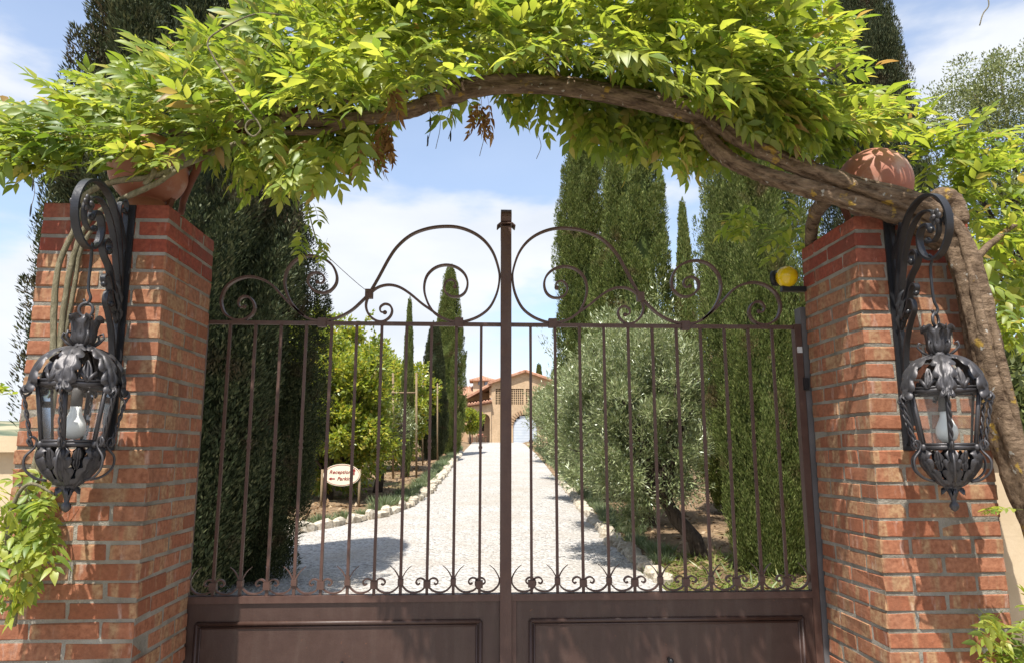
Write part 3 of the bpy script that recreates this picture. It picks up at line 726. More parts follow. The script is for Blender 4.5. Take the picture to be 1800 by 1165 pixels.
class Foliage:
    def __init__(s): s.it = []
    def add(s, pos, d, up, sc): s.it.append((Vector(pos), basis(d, up), sc, rng.randrange(6)))
    def build(s, parent, nobj):
        def score(q):
            v = q[0] - EYE; zc = v.dot(FW); px = 900 + FPX * v.dot(RT) / zc; py = 582.5 - FPX * v.dot(UP) / zc
            return (0 if -40 < px < 1840 and -30 < py < 1190 else 10) + q[0].y + 0.25 * rng.random()
        it = sorted(s.it, key=score)
        for pos, B, sc, k in it[:nobj]:
            o = bpy.data.objects.new('leaf', LM[k]); COL.objects.link(o); o.parent = parent
            o.matrix_local = Matrix.Translation(pos - parent.location) @ (B * sc).to_4x4()
        Vs, Fs, n = [], [], 0
        for pos, B, sc, k in it[nobj:]:
            v, f = LV[k]; Vs.append((v * sc) @ np.array(B).T + np.array(pos - parent.location)); Fs.append(f + n); n += len(v)
        if Vs: tag(link('foliage', mesh_np('foliage', np.vstack(Vs), np.vstack(Fs), True), M_leaf, parent, True), kind='stuff')

wv = empty('wisteria_vine', (2.35, 2.8, 0), 'old wisteria with thick twisted trunk and bright leaves arching over the gate', 'vine')
def stem(pts, name, parent, mat, seg=6, jit=0.10, seed=1, nside=12, wob=0.0):
    q = smooth_path([(*P(a, b, c), r) for a, b, c, r in pts], seg); g = random.Random(seed)
    pp = [Vector(x[:3]) + Vector((g.uniform(-1, 1), g.uniform(-1, 1), g.uniform(-1, 1))) * wob for x in q]
    rr = [float(x[3]) * (1 + 0.12 * noise.noise(Vector((i * 0.35, seed, 0)))) for i, x in enumerate(q)]
    m = MB().tube(pp, rr, nside, jit * 0.4, seed)
    if name == 'trunk':                                  # lengthwise ridges and hollows in the old wood
        for i in range(len(pp)):
            for k in range(nside):
                v = Vector(m.v[i * nside + k]) - pp[i]; a = 2 * math.pi * k / nside
                f = 1 + 0.13 * math.sin(3 * a + i * 0.10 + seed) + 0.07 * math.sin(5 * a - i * 0.07) + 0.10 * noise.noise(Vector((math.cos(a) * 2, math.sin(a) * 2, i * 0.22 + seed)))
                m.v[i * nside + k] = tuple(pp[i] + v * f)
    return m.build(name, mat, parent)
T1 = [(1870, 1010, 2.78, .062), (1800, 850, 2.79, .058), (1757, 720, 2.80, .057), (1728, 600, 2.8, .056), (1700, 480, 2.8, .054), (1668, 405, 2.8, .050), (1610, 362, 2.8, .048), (1500, 326, 2.82, .038), (1400, 291, 2.85, .034), (1320, 258, 2.87, .033), (1270, 225, 2.9, .034), (1222, 200, 2.95, .042), (1150, 181, 3.0, .041), (1050, 160, 3.03, .040), (950, 149, 3.05, .041), (850, 151, 3.05, .042), (780, 172, 3.05, .036), (700, 198, 3.05, .033), (600, 212, 3.08, .030), (500, 214, 3.1, .027), (400, 222, 3.1, .022), (300, 235, 3.1, .018)]
T2 = [(1660, 420, 2.83, .055), (1590, 384, 2.83, .042), (1500, 356, 2.84, .036), (1400, 325, 2.86, .034), (1330, 302, 2.88, .034), (1275, 275, 2.9, .034), (1240, 238, 2.93, .034), (1218, 205, 2.97, .032), (1190, 185, 3.02, .022)]
stem(T1, 'trunk', wv, M_wist, 12, 0.10, 2, 22, 0.002); stem(T2, 'trunk', wv, M_wist, 12, 0.10, 4, 20, 0.002)
for i, b in enumerate([
    [(1250, 225, 2.95, .026), (1262, 170, 2.98, .022), (1285, 110, 3.0, .018), (1310, 50, 3.05, .013), (1330, -30, 3.1, .009)],
    [(1205, 188, 3.02, .022), (1190, 130, 3.05, .018), (1180, 70, 3.1, .013), (1190, -10, 3.1, .01)],
    [(985, 150, 3.06, .024), (965, 100, 3.1, .02), (1010, 60, 3.1, .015), (1030, 20, 3.12, .012)],
    [(1690, 395, 2.82, .035), (1680, 362, 2.84, .040), (1660, 345, 2.85, .042), (1640, 350, 2.86, .03)],
    [(1450, 350, 3.0, .035), (1432, 380, 3.2, .032), (1425, 420, 3.35, .03), (1430, 480, 3.5, .026), (1438, 540, 3.55, .02)],
    [(520, 212, 3.1, .022), (490, 190, 3.08, .018), (470, 150, 3.05, .012), (455, 100, 3.05, .008)],
    [(620, 215, 3.1, .018), (560, 232, 3.1, .015), (470, 236, 3.1, .012), (400, 262, 3.1, .01)],
    [(860, 140, 3.1, .018), (760, 150, 3.12, .016), (640, 175, 3.12, .014), (520, 180, 3.12, .012)],
    [(1300, 250, 2.95, .02), (1350, 200, 3.05, .016), (1420, 150, 3.1, .012), (1480, 110, 3.1, .008)],
    [(1700, 470, 2.85, .02), (1740, 430, 3.1, .016), (1790, 390, 3.3, .012)]]):
    stem(b, 'branch', wv, M_wist, 6, 0.12, 20 + i, 9, 0.002)
def strands(pts, cnt, seed):
    q = smooth_path([(*P(a, b, c), w) for a, b, c, w in pts], 8); g = random.Random(seed)
    for k in range(cnt):
        a0 = 2 * math.pi * k / cnt + g.uniform(-.4, .4); tw = g.uniform(0.018, 0.05); i0 = g.randrange(0, 20); i1 = len(q) - g.randrange(4, 40); w = []; rr = []
        for i in range(i0, i1):
            p = Vector(q[i][:3]); t = (Vector(q[min(i + 1, len(q) - 1)][:3]) - Vector(q[max(i - 1, 0)][:3])).normalized(); n_ = t.cross(Vector((0, 1, 0))).normalized(); b_n = t.cross(n_)
            a = a0 + i * tw + 0.35 * math.sin(i * 0.13 + k); w.append(p + (n_ * math.cos(a) + b_n * math.sin(a)) * q[i][3] * 0.86)
            e = min(1, (i - i0) / 8, (i1 - 1 - i) / 8); rr.append(float(q[i][3]) * (0.30 + 0.10 * math.sin(i * 0.3 + k * 2)) * max(0.15, e))
        MB().tube(w, rr, 8, 0.10, seed + k).build('bark_strand', M_wist, wv)
strands(T1[:-4], 6, 5); strands(T2, 4, 9)
# iron arch the vine is trained on
arch = MB()
aw = [Vector((x, 3.16, 2.62 + 0.72 * math.sqrt(max(0, 1 - ((x - 0.17) / 1.62) ** 2)) )) for x in np.linspace(-1.44, 1.78, 40)]
aw[0].z = aw[-1].z = ZT - 0.02
arch.flat(aw, 0.012, 0.04); tag(arch.build('arch_bar', M_rust), 'rusty flat iron arch under the wisteria spanning both pillars', 'arch')
# hanging tendrils
def tendril(pts, r=0.0022, mat=M_stem, par=None): stem([(a, b, c, r) for a, b, c in pts], 'tendril', par or wv, mat, 6, 0, 3, 6)
tendril([(520, 30, 2.7), (450, 25, 2.68), (385, 55, 2.66), (365, 75, 2.66), (375, 100, 2.66), (400, 140, 2.66), (430, 185, 2.66), (450, 210, 2.66), (458, 228, 2.66), (445, 240, 2.66), (432, 228, 2.66), (436, 214, 2.66), (450, 210, 2.665)], 0.0035)
tendril([(580, 455, 3.0), (605, 478, 3.1), (630, 500, 3.3), (648, 514, 3.43)], 0.0015)
tendril([(1735, -10, 3.0), (1738, 10, 3.0), (1728, 25, 3.0), (1722, 45, 3.0)], 0.003)
tendril([(540, 330, 2.95), (545, 380, 2.98), (560, 430, 3.0), (582, 458, 3.0)], 0.0025)
for (a, b, c, dd) in ((752, 180, 258, 3.0), (768, 178, 262, 3.02), (790, 185, 245, 3.05), (640, 250, 310, 2.95), (845, 200, 275, 3.0), (945, 235, 280, 3.05), (55, 300, 372, 2.7), (160, 560, 640, 2.9)):
    if b < 500: tendril([(a, b, dd), (a + 6, (b + c) / 2, dd), (a - 2, c, dd)], 0.0013)
# seed pods
for (px, py, Y) in ((752, 248, 3.0), (792, 240, 3.02), (756, 215, 3.0), (58, 325, 2.7), (54, 370, 2.7)):
    c = P(px, py, Y); MB().ball(c, 0.028, 6, 6, (0.14, 0.10, 1)).build('seed_pod', M_black, wv)

up_px = [(-80, 190), (0, 150), (60, 150), (150, 118), (240, 85), (300, 50), (370, 15), (430, -15), (520, -60), (700, -120), (900, -140), (1100, -150), (1300, -130), (1420, -80), (1480, 10), (1500, 70), (1520, 120), (1560, 150), (1620, 205)]
lo_px = [(-80, 300), (0, 305), (60, 310), (130, 318), (190, 280), (250, 262), (330, 285), (400, 325), (440, 350), (520, 345), (600, 325), (640, 285), (690, 210), (760, 178), (850, 172), (900, 205), (960, 222), (1020, 265), (1100, 275), (1170, 285), (1215, 325), (1260, 305), (1330, 285), (1400, 300), (1470, 300), (1540, 265), (1620, 260)]
spine = [(60, 255), (200, 235), (330, 210), (480, 190), (620, 175), (760, 130), (900, 90), (1060, 90), (1200, 110), (1320, 110), (1420, 140), (1540, 215)]
ipx = lambda t, x: float(np.interp(x, [a for a, _ in t], [b for _, b in t]))
tr_vis = [(840, 150), (950, 149), (1050, 160), (1150, 181), (1205, 196), (1250, 245), (1320, 275), (1400, 308), (1500, 340), (1640, 380)]
def pix(p):
    v = p - EYE; zc = v.dot(FW); return 900 + FPX * v.dot(RT) / zc, 582.5 - FPX * v.dot(UP) / zc
def clear(base, d, ln, Y):
    """keep leaves off the front of the bare trunk and the terracotta balls: move them back behind"""
    mv = 0.0
    for t in (0.0, 0.5, 1.0):
        x, y = pix(base + d * ln * t)
        if 820 < x < 1200 and abs(y - ipx(tr_vis, x)) < 40: mv = max(mv, 3.17 - Y)
        if 480 < x <= 820 and abs(y - (ipx([(480, 215), (600, 212), (700, 198), (780, 172), (850, 151)], x))) < 20: mv = max(mv, 3.2 - Y)
        if 1215 < x < 1650 and abs(y - ipx(tr_vis, x)) < 46: mv = max(mv, 3.05 - Y)
        if (x - 1537) ** 2 + (y - 318) ** 2 < 104 ** 2: mv = max(mv, 3.50 - Y)
        if (x - 262) ** 2 + (y - 345) ** 2 < 30 ** 2: mv = max(mv, 3.50 - Y)
    return mv
FO = Foliage(); n = 0
while n < 2200:
    px = rng.uniform(-70, 1600); a, b = ipx(up_px, px) + 28, ipx(lo_px, px) - 40
    if rng.random() > (b - a) / 420: continue
    py = rng.uniform(a, b); s_ = ipx(spine, px); Y = (2.36 if 500 < px < 1430 else 2.6) + 1.15 * rng.random() ** 1.1
    edge = (py - s_) / max(20, (b - s_) if py > s_ else (s_ - a))       # -1 top .. 1 bottom
    if edge > 0.2: Y = max(Y, 2.78)
    if px < 480: Y = 2.74 + (Y - 2.6) * 0.86
    hx = (px - 780) / 780.0
    lat = 1.5 * hx * abs(hx) + (-0.6 if px < 450 else 0) + rng.gauss(0, 0.55)
    vz = (-edge * 0.9 if edge < 0 else -edge * 1.25) + rng.gauss(0, 0.25) - 0.12 + (0.55 * max(0, 0.5 - edge) if px < 480 else 0)
    d = Vector((lat, rng.gauss(-0.25, 0.55), vz)); up = Vector((rng.gauss(-0.1, 0.35), rng.gauss(-0.55 if px < 480 else -0.3, 0.4), 1))
    d.normalize(); sc_ = rng.uniform(0.62, 1.04); base = P(px, py, Y) - d * 0.15
    mv = clear(base, d, 0.28 * sc_, base.y)
    if mv > 0: base = P(*pix(base), base.y + mv); d.y = abs(d.y) * 0.5; d.normalize()
    FO.add(base, d, up, sc_); n += 1
def blob(F_, cx, cy, rx_, ry_, ya, yb, cnt, dx, dz, sc=(0.7, 1.05)):
    for _ in range(cnt):
        a = rng.uniform(0, 2 * math.pi); r = math.sqrt(rng.random()); px, py = cx + rx_ * r * math.cos(a), cy + ry_ * r * math.sin(a)
        d = Vector((dx + rng.gauss(0, 0.5), rng.gauss(-0.3, 0.5), dz + rng.gauss(0, 0.35))).normalized()
        F_.add(P(px, py, rng.uniform(ya, yb)) - d * 0.12, d, (rng.gauss(0, .3), rng.gauss(-.2, .3), 1), rng.uniform(*sc))
blob(FO, 1360, 400, 75, 55, 3.45, 3.8, 16, -0.6, -0.4)            # sprays behind the right pillar, hanging towards the gate
blob(FO, 1740, 330, 90, 110, 3.3, 3.9, 70, 0.5, 0.1)
blob(FO, 1770, 480, 60, 130, 3.0, 3.7, 60, 0.4, -0.3)
blob(FO, 245, 272, 75, 28, 2.74, 2.92, 20, -0.7, 0.1, (0.6, 0.95))
blob(FO, 60, 270, 70, 35, 2.72, 2.95, 22, -0.8, -0.1, (0.65, 1.0))
blob(FO, 1745, 560, 40, 60, 2.95, 3.3, 14, 0.3, -0.3, (0.5, 0.8))
blob(FO, 1640, 250, 70, 50, 3.3, 3.8, 30, 0.2, 0.5)
blob(FO, 1750, 1125, 45, 45, 2.66, 2.85, 9, -0.3, -0.2, (0.5, 0.7))
blob(FO, 1810, 1100, 30, 60, 2.6, 2.9, 8, -0.2, 0.2, (0.5, 0.75))
blob(FO, 1745, 890, 35, 10, 2.66, 2.7, 2, -1.0, -0.1, (0.4, 0.5))
blob(FO, 550, 410, 22, 40, 2.9, 3.0, 5, 0.1, -0.8, (0.45, 0.6))
blob(FO, 575, 455, 12, 12, 2.98, 3.02, 3, 0.3, -0.6, (0.3, 0.4))
FO.build(wv, 270)
# withered clusters
for (px, py, Y, nn) in ((672, 240, 2.93, 7), (695, 165, 2.78, 4), (845, 205, 2.93, 6), (655, 272, 2.93, 3)):
    Vs, Fs, k0 = [], [], 0; c = P(px, py, Y)
    for _ in range(nn):
        v, f = LV[rng.randrange(6)]; d = Vector((rng.gauss(0, .18), rng.gauss(0, .18), -1))
        B = basis(d, (rng.gauss(0, 1), rng.gauss(0, 1), 0.1)); w = v.copy(); w[:, 1] *= 0.6
        Vs.append((w * rng.uniform(0.5, 0.72)) @ np.array(B).T + np.array(c) + np.array([rng.gauss(0, .02), rng.gauss(0, .02), 0.09])); Fs.append(f + k0); k0 += len(v)
    link('withered_leaf_cluster', mesh_np('withered', np.vstack(Vs), np.vstack(Fs), True), M_dry, wv)

vl = empty('climbing_vine', (-2.0, 2.78, 0), 'thin bare vine stems climbing the left pillar with leaves at its foot', 'vine')
for i, b in enumerate([
    [(20, 1100, 2.78, .016), (45, 900, 2.8, .014), (75, 760, 2.82, .013), (92, 640, 2.83, .0125), (95, 545, 2.84, .012), (104, 465, 2.85, .011), (135, 395, 2.86, .011), (150, 345, 2.87, .012), (200, 320, 2.85, .013), (270, 310, 2.84, .013), (330, 288, 2.9, .012), (420, 250, 3.0, .01)],
    [(60, 860, 2.8, .013), (85, 750, 2.83, .012), (103, 640, 2.84, .012), (110, 560, 2.85, .0115), (122, 480, 2.85, .011), (140, 420, 2.86, .011), (165, 380, 2.86, .011), (215, 350, 2.85, .012), (270, 325, 2.84, .012), (310, 300, 2.86, .01)],
    [(112, 600, 2.86, .009), (128, 520, 2.86, .009), (142, 440, 2.865, .009), (170, 395, 2.86, .008), (190, 375, 2.85, .008)],
    [(180, 265, 2.84, .009), (232, 275, 2.83, .010), (262, 290, 2.83, .011), (270, 305, 2.83, .012), (255, 325, 2.84, .012)],
    [(10, 1000, 2.75, .010), (20, 900, 2.7, .008), (50, 850, 2.68, .006), (100, 870, 2.66, .004)],
    [(370, 250, 3.05, .02), (345, 300, 3.15, .018), (325, 345, 3.3, .016), (318, 375, 3.4, .015)]]):
    stem(b, 'stem', vl, M_stem if i != 5 else M_rust, 6, 0.06, 60 + i, 8, 0.001)
F2 = Foliage()
blob(F2, 35, 890, 55, 75, 2.62, 2.85, 20, -0.1, 0.0, (0.5, 0.75)); blob(F2, 70, 930, 60, 60, 2.62, 2.82, 16, 0.7, -0.5, (0.5, 0.8))
blob(F2, 20, 1010, 40, 50, 2.62, 2.85, 10, 0.1, -0.7, (0.5, 0.8)); blob(F2, -5, 670, 10, 15, 2.65, 2.75, 3, 0.7, 0.1, (0.35, 0.45))
F2.build(vl, 25)

# ------------------------------------------------------------------ trees
def nrmz(v): return v / np.maximum(np.linalg.norm(v, axis=1, keepdims=True), 1e-6)
def kites(pos, d, side, ln, wd):
    """one kite-shaped leaf per row"""
    n = len(pos); V = np.empty((n, 4, 3)); V[:, 0] = pos; V[:, 2] = pos + d * ln[:, None]
    mid = pos + d * (ln * 0.45)[:, None]; V[:, 1] = mid + side * (wd * 0.5)[:, None]; V[:, 3] = mid - side * (wd * 0.5)[:, None]
    return V.reshape(-1, 3), np.arange(n * 4).reshape(n, 4)
def cypress_mesh(seed, H, Rm, npl, nsp, sl_, sw_, foot=0.12):
    g = np.random.default_rng(seed)
    prof = lambda t: Rm * np.clip(1 - t ** 2.6, 0, 1) ** 0.85 * np.minimum(1, 0.58 + 0.42 * t / foot)
    t = g.random(npl) ** 1.08 * 0.965; az = g.random(npl) * 2 * np.pi; z = t * H
    lump = 0.66 + 0.38 * np.abs(np.sin(az * 4.5 + 0.8 * np.sin(t * 5 + seed) + 0.5 * np.sin(t * 13) + seed)) ** 0.55 + 0.06 * np.sin(az * 2 + t * 9) + 0.08 * np.clip(g.normal(size=npl), -1.5, 1.2)
    rr = prof(t) * lump; L_ = (0.30 + 0.55 * g.random(npl)) * min(1.0, H / 8) + 0.1
    rad = np.clip(0.10 * Rm + 0.07 * g.random(npl) * Rm, 0.04, 0.22); u0 = np.stack([np.cos(az), np.sin(az), 0 * az], 1)
    a0 = u0 * (rr * 0.70)[:, None]; a0[:, 2] = z - 0.2 * L_; a1 = u0 * (rr * 0.93)[:, None]; a1[:, 2] = z + L_
    idx = np.repeat(np.arange(npl), nsp); s = g.random(len(idx)) ** 0.8
    ph = g.random(len(idx)) * 2 * np.pi; ax_ = nrmz(a1 - a0)[idx]
    b1 = nrmz(np.cross(ax_, np.array([0.3, 0.5, 0.1]) + 0 * ax_)); b2 = np.cross(ax_, b1)
    od = b1 * np.cos(ph)[:, None] + b2 * np.sin(ph)[:, None]
    pr = np.sin(np.pi * np.clip(0.12 + 0.88 * s, 0, 1) ** 0.8) ** 0.7 * rad[idx] * (0.75 + 0.35 * g.random(len(idx)))
    pos = a0[idx] + (a1 - a0)[idx] * s[:, None] + od * pr[:, None]; pos[:, 2] = np.maximum(pos[:, 2], 0.03)
    d = nrmz(ax_ * 1.0 + od * 0.55 + np.array([0, 0, 0.3]) + g.normal(size=pos.shape) * 0.28)
    side = nrmz(np.cross(d, od + g.normal(size=pos.shape) * 0.6)); ln = sl_ * (0.6 + 0.8 * g.random(len(pos))); wd = sw_ * (0.7 + 0.6 * g.random(len(pos)))
    V, F = kites(pos, d, side, ln, wd)
    nz, na = 40, 18; core = []
    for j in range(nz):
        tt = 0.985 * j / (nz - 1)
        for i in range(na):
            a = 2 * np.pi * i / na; r = float(prof(np.array(tt))) * (0.50 + 0.05 * math.sin(a * 5 + j)); core.append((r * math.cos(a), r * math.sin(a), 0.05 + tt * H))
    cf = [(j * na + i, j * na + (i + 1) % na, (j + 1) * na + (i + 1) % na, (j + 1) * na + i) for j in range(nz - 1) for i in range(na)]
    n0 = len(V); V = np.vstack([V, np.array(core)]); F = np.vstack([F, np.array(cf) + n0])
    return mesh_np('crown', V, F)
def trunk_mesh(r, h, seed, name='trunk'):
    return MB().tube([(0.04 * math.sin(k + seed), 0.04 * math.cos(k * 1.3 + seed), -0.15 + h * k / 5) for k in range(6)], [r * (1.15 - 0.12 * k) for k in range(6)], 10, 0.08, seed).mesh(name)
CY = {'near': cypress_mesh(1, 9.6, 1.15, 950, 370, 0.055, 0.015, 0.34), 'mid': cypress_mesh(2, 11.0, 1.0, 640, 280, 0.080, 0.022), 'slim': cypress_mesh(3, 9.0, 0.5, 300, 150, 0.11, 0.034)}
CYT = trunk_mesh(0.12, 2.0, 5)
CYT.materials.append(M_bark)
def cypress(kind, x, y, label, sx_=1.0, sz_=1.0, rz=0.0, mat=M_cyp, zoff=0.0):
    t = empty('cypress_tree', (x, y, zt(x, y) + zoff), label, 'tree', 'cypress trees along the drive', rz=rz)
    me = CY[kind]
    if not me.materials: me.materials.append(None)
    o = link('crown', me, None, t, True); o.material_slots[0].link = 'OBJECT'; o.material_slots[0].material = mat; o.scale = (sx_, sx_, sz_)
    o = link('trunk', CYT, None, t, True); return t
gx = lambda px, Y: P(px, 780, Y).x
cypress('near', gx(278, 7.9), 7.9, 'huge dark cypress rising behind the left pillar to the top of the photo', 1.28, 1.0, 0.3, M_cypshade)
cypress('near', gx(428, 9.4), 9.4, 'dark shaded cypress seen through the left end of the gate', 1.0, 0.58, 2.2, M_cypshade)
cypress('mid', gx(760, 34), 34, 'short dark cypress left of the drive beside the taller one', 0.75, 0.58, 0.5, M_cypshade)
cypress('mid', gx(787, 40), 40, 'full green cypress left of the drive nearest the house', 1.05, 0.95, 1.5)
cypress('slim', gx(714, 24), 24, 'very thin young cypress standing between wooden stakes', 0.46, 0.64, 0.9, M_cyp)
cypress('mid', gx(1125, 19), 19, 'tall lit cypress with deep furrows, broadest behind the right gate scrolls', 1.24, 1.1, 0.2)
cypress('mid', gx(1032, 21.5), 21.5, 'tall cypress right of the drive, leftmost of the right hand group', 1.12, 1.05, 2.5)
cypress('slim', gx(1216, 36), 36, 'slender far cypress between the two right hand cypress masses', 1.25, 1.45, 0.7)
cypress('near', gx(1350, 8.9), 8.9, 'near green cypress against the right gate hinge post', 0.74, 0.82, 1.1)
cypress('mid', gx(1300, 14.5), 14.5, 'shaded cypress behind the near right one, showing low beside the olive trunk', 0.95, 0.62, 3.0)
cypress('near', gx(1580, 11.5), 11.5, 'tall dark cypress above the right pillar', 0.92, 1.12, 4.0, M_cypshade)
cypress('slim', gx(948, 76), 76, 'tiny distant cypress tip behind the gable of the house', 1.4, 0.90, 0.4)

def leafy_tree(name, x, y, H, rx_, ry_, rz_, cz, ncl, nlf, ll, lw, mat, label, group, seed, tr=0.09, bark_=None, clr=0.30, lean=(0, 0), low=0.0, droop=0.0, shoots=0):
    """trunk, limbs to every clump, and leaves in clumps spread through an ellipsoid"""
    g = np.random.default_rng(seed); bark_ = bark_ or M_bark
    t = empty(name, (x, y, zt(x, y)), label, 'tree', group)
    c = nrmz(g.normal(size=(ncl, 3))) * (g.random(ncl) ** 0.4)[:, None] * np.array([rx_, ry_, rz_]) + np.array([lean[0], lean[1], cz])
    c[:, 2] = np.maximum(c[:, 2], low + 0.15 * g.random(ncl)); m = MB()
    f = np.array([lean[0] * 0.5, lean[1] * 0.5, max(0.35, (cz - rz_ * 0.75))])
    m.tube([(0, 0, -0.12), tuple(f * np.array([.3, .3, .35]) + [0.03, 0.02, 0]), tuple(f * np.array([.7, .7, .7]) - [0.03, 0, 0]), tuple(f)], [tr * 1.35, tr, tr * 0.9, tr * 0.8], 10, 0.12, seed)
    m.build('trunk', bark_, t, True); lm = MB()
    for k in range(0, ncl, max(1, ncl // 26)):
        e = c[k]; mid = f * 0.5 + e * 0.5 + g.normal(size=3) * 0.10; mid[2] += 0.1
        lm.tube([tuple(f - [0, 0, 0.1]), tuple(f * 0.75 + mid * 0.25), tuple(mid), tuple(e)], [tr * 0.5, tr * 0.38, tr * 0.25, tr * 0.08], 6, 0.1, k)
    lm.build('limb', bark_, t, True)
    idx = np.repeat(np.arange(ncl), nlf); cr_ = clr * (0.6 + 0.8 * g.random(ncl)); od = nrmz(g.normal(size=(len(idx), 3)))
    pos = c[idx] + od * (cr_[idx] * g.random(len(idx)) ** 0.45)[:, None] * np.array([1, 1, 0.8])
    pos[:, 2] = np.maximum(pos[:, 2], 0.05)
    out_ = nrmz(pos - np.array([lean[0], lean[1], cz * 0.7])); d = nrmz(od * 0.6 + out_ * 0.5 + g.normal(size=pos.shape) * 0.5 - np.array([0, 0, droop]))
    side = nrmz(np.cross(d, np.array([0, 0, 1.0]) + g.normal(size=pos.shape) * 0.5)); sc = 0.65 + 0.7 * g.random(len(pos))
    if shoots:                                           # long leafy shoots that break the outline
        k = g.integers(0, ncl, shoots); so_ = nrmz(nrmz(c[k] - np.array([lean[0], lean[1], cz * 0.6])) * 0.6 + g.normal(size=(shoots, 3)) * 0.35 + np.array([0, 0, 0.75])); sl2 = 0.45 + 0.5 * g.random(shoots); nn_ = 46
        i2 = np.repeat(np.arange(shoots), nn_); u2 = g.random(len(i2)); p2 = c[k][i2] + so_[i2] * (u2 * sl2[i2])[:, None] + g.normal(size=(len(i2), 3)) * 0.02
        d2 = nrmz(so_[i2] * 0.7 + g.normal(size=p2.shape) * 0.6); p2[:, 2] = np.maximum(p2[:, 2], 0.05)
        pos = np.vstack([pos, p2]); d = np.vstack([d, d2]); side = nrmz(np.cross(d, np.array([0, 0, 1.0]) + g.normal(size=pos.shape) * 0.5)); sc = np.concatenate([sc, 0.6 + 0.5 * g.random(len(i2))])
    V, F = kites(pos, d, side, ll * sc, lw * sc); link('crown', mesh_np('crown', V, F), mat, t, True); return t
YG = 'yellow green trees left of the drive'
leafy_tree('broadleaf_tree', gx(580, 17.5), 17.5, 4.4, 1.6, 1.3, 2.1, 2.1, 140, 300, 0.11, 0.06, M_yel, 'yellow green leafy tree just behind the oval sign', YG, 21, 0.09, None, 0.36, low=0.12, shoots=70)
leafy_tree('broadleaf_tree', gx(515, 19), 20, 5.0, 1.9, 1.6, 2.4, 2.6, 120, 240, 0.14, 0.08, M_yel, 'yellow green leafy tree half hidden by the dark left cypress', YG, 22, 0.10, None, 0.40, low=0.12, shoots=70)
leafy_tree('broadleaf_tree', gx(655, 27), 27, 4.4, 2.0, 1.6, 2.2, 2.3, 130, 240, 0.14, 0.08, M_yel, 'yellow green leafy tree right of the sign behind the small olive', YG, 23, 0.09, None, 0.38, low=0.12, shoots=70)
leafy_tree('broadleaf_tree', gx(712, 34), 34, 4.8, 1.8, 1.5, 2.0, 2.5, 80, 220, 0.17, 0.10, M_yel, 'yellow green leafy tree behind the thin staked cypress', YG, 24, 0.09, None, 0.42, low=0.12, shoots=70)
leafy_tree('broadleaf_tree', gx(745, 44), 44, 4.4, 1.6, 1.5, 1.7, 2.2, 60, 180, 0.2, 0.12, M_yel, 'yellow green leafy tree farthest up the left bank', YG, 25, 0.09, None, 0.45, low=0.12, shoots=70)
_o = G(662, 872)
leafy_tree('olive_tree', _o.x, _o.y, 2.0, 0.75, 0.6, 0.6, 1.75, 26, 90, 0.075, 0.017, M_olive, 'small gnarled olive tree with dark bent trunk left of the drive', 'olive trees', 26, 0.10, None, 0.30, lean=(0.3, 0))
OG = 'olive trees'
leafy_tree('olive_tree', gx(1228, 9.9), 9.9, 3.6, 1.05, 1.0, 1.6, 1.95, 130, 460, 0.075, 0.016, M_olive, 'nearest silvery olive tree with black trunk right of the drive', OG, 31, 0.10, None, 0.25, lean=(-0.85, 0.3), low=0.30, droop=-0.35, shoots=130)
leafy_tree('olive_tree', gx(1135, 13.2), 13.2, 3.4, 1.45, 1.2, 1.7, 1.95, 130, 380, 0.085, 0.018, M_olive, 'second silvery olive tree from the gate right of the drive', OG, 32, 0.10, None, 0.28, lean=(-0.2, 0), low=0.15, droop=-0.35, shoots=130)
leafy_tree('olive_tree', gx(1058, 17.5), 17.5, 3.2, 1.4, 1.2, 1.65, 1.8, 100, 320, 0.10, 0.022, M_olive, 'third silvery olive tree from the gate right of the drive', OG, 33, 0.10, None, 0.36, low=0.12, droop=-0.35, shoots=130)
leafy_tree('olive_tree', gx(1008, 24), 24, 3.2, 1.2, 1.2, 1.45, 1.85, 70, 240, 0.13, 0.03, M_olive, 'fourth silvery olive tree from the gate right of the drive', OG, 34, 0.10, None, 0.40, low=0.2, droop=-0.35, shoots=0)
leafy_tree('olive_tree', gx(972, 34), 34, 3.6, 1.4, 1.3, 1.6, 1.9, 60, 200, 0.16, 0.04, M_olive, 'olive tree at the far end of the row hiding the arched door', OG, 35, 0.10, None, 0.45, low=0.2, droop=-0.35, shoots=0)
leafy_tree('locust_tree', gx(1850, 13), 13, 9, 1.75, 1.7, 3.0, 6.6, 210, 330, 0.062, 0.028, M_oak, 'airy grey green tree against the sky at the right edge', 'background trees', 41, 0.14, None, 0.36, low=2.0)
leafy_tree('shrub', gx(1790, 7.5), 7.5, 3.2, 0.9, 0.8, 1.3, 1.9, 60, 200, 0.10, 0.05, M_oak, 'green bush behind the garden wall right of the right pillar', 'background trees', 42, 0.06, None, 0.34, low=0.12, shoots=70)
leafy_tree('citrus_tree', gx(826, 60), 60, 3, 0.9, 0.9, 0.9, 2.0, 24, 160, 0.2, 0.13, M_yel, 'small round green tree in front of the house porch', 'background trees', 43, 0.07, None, 0.4, low=0.6)

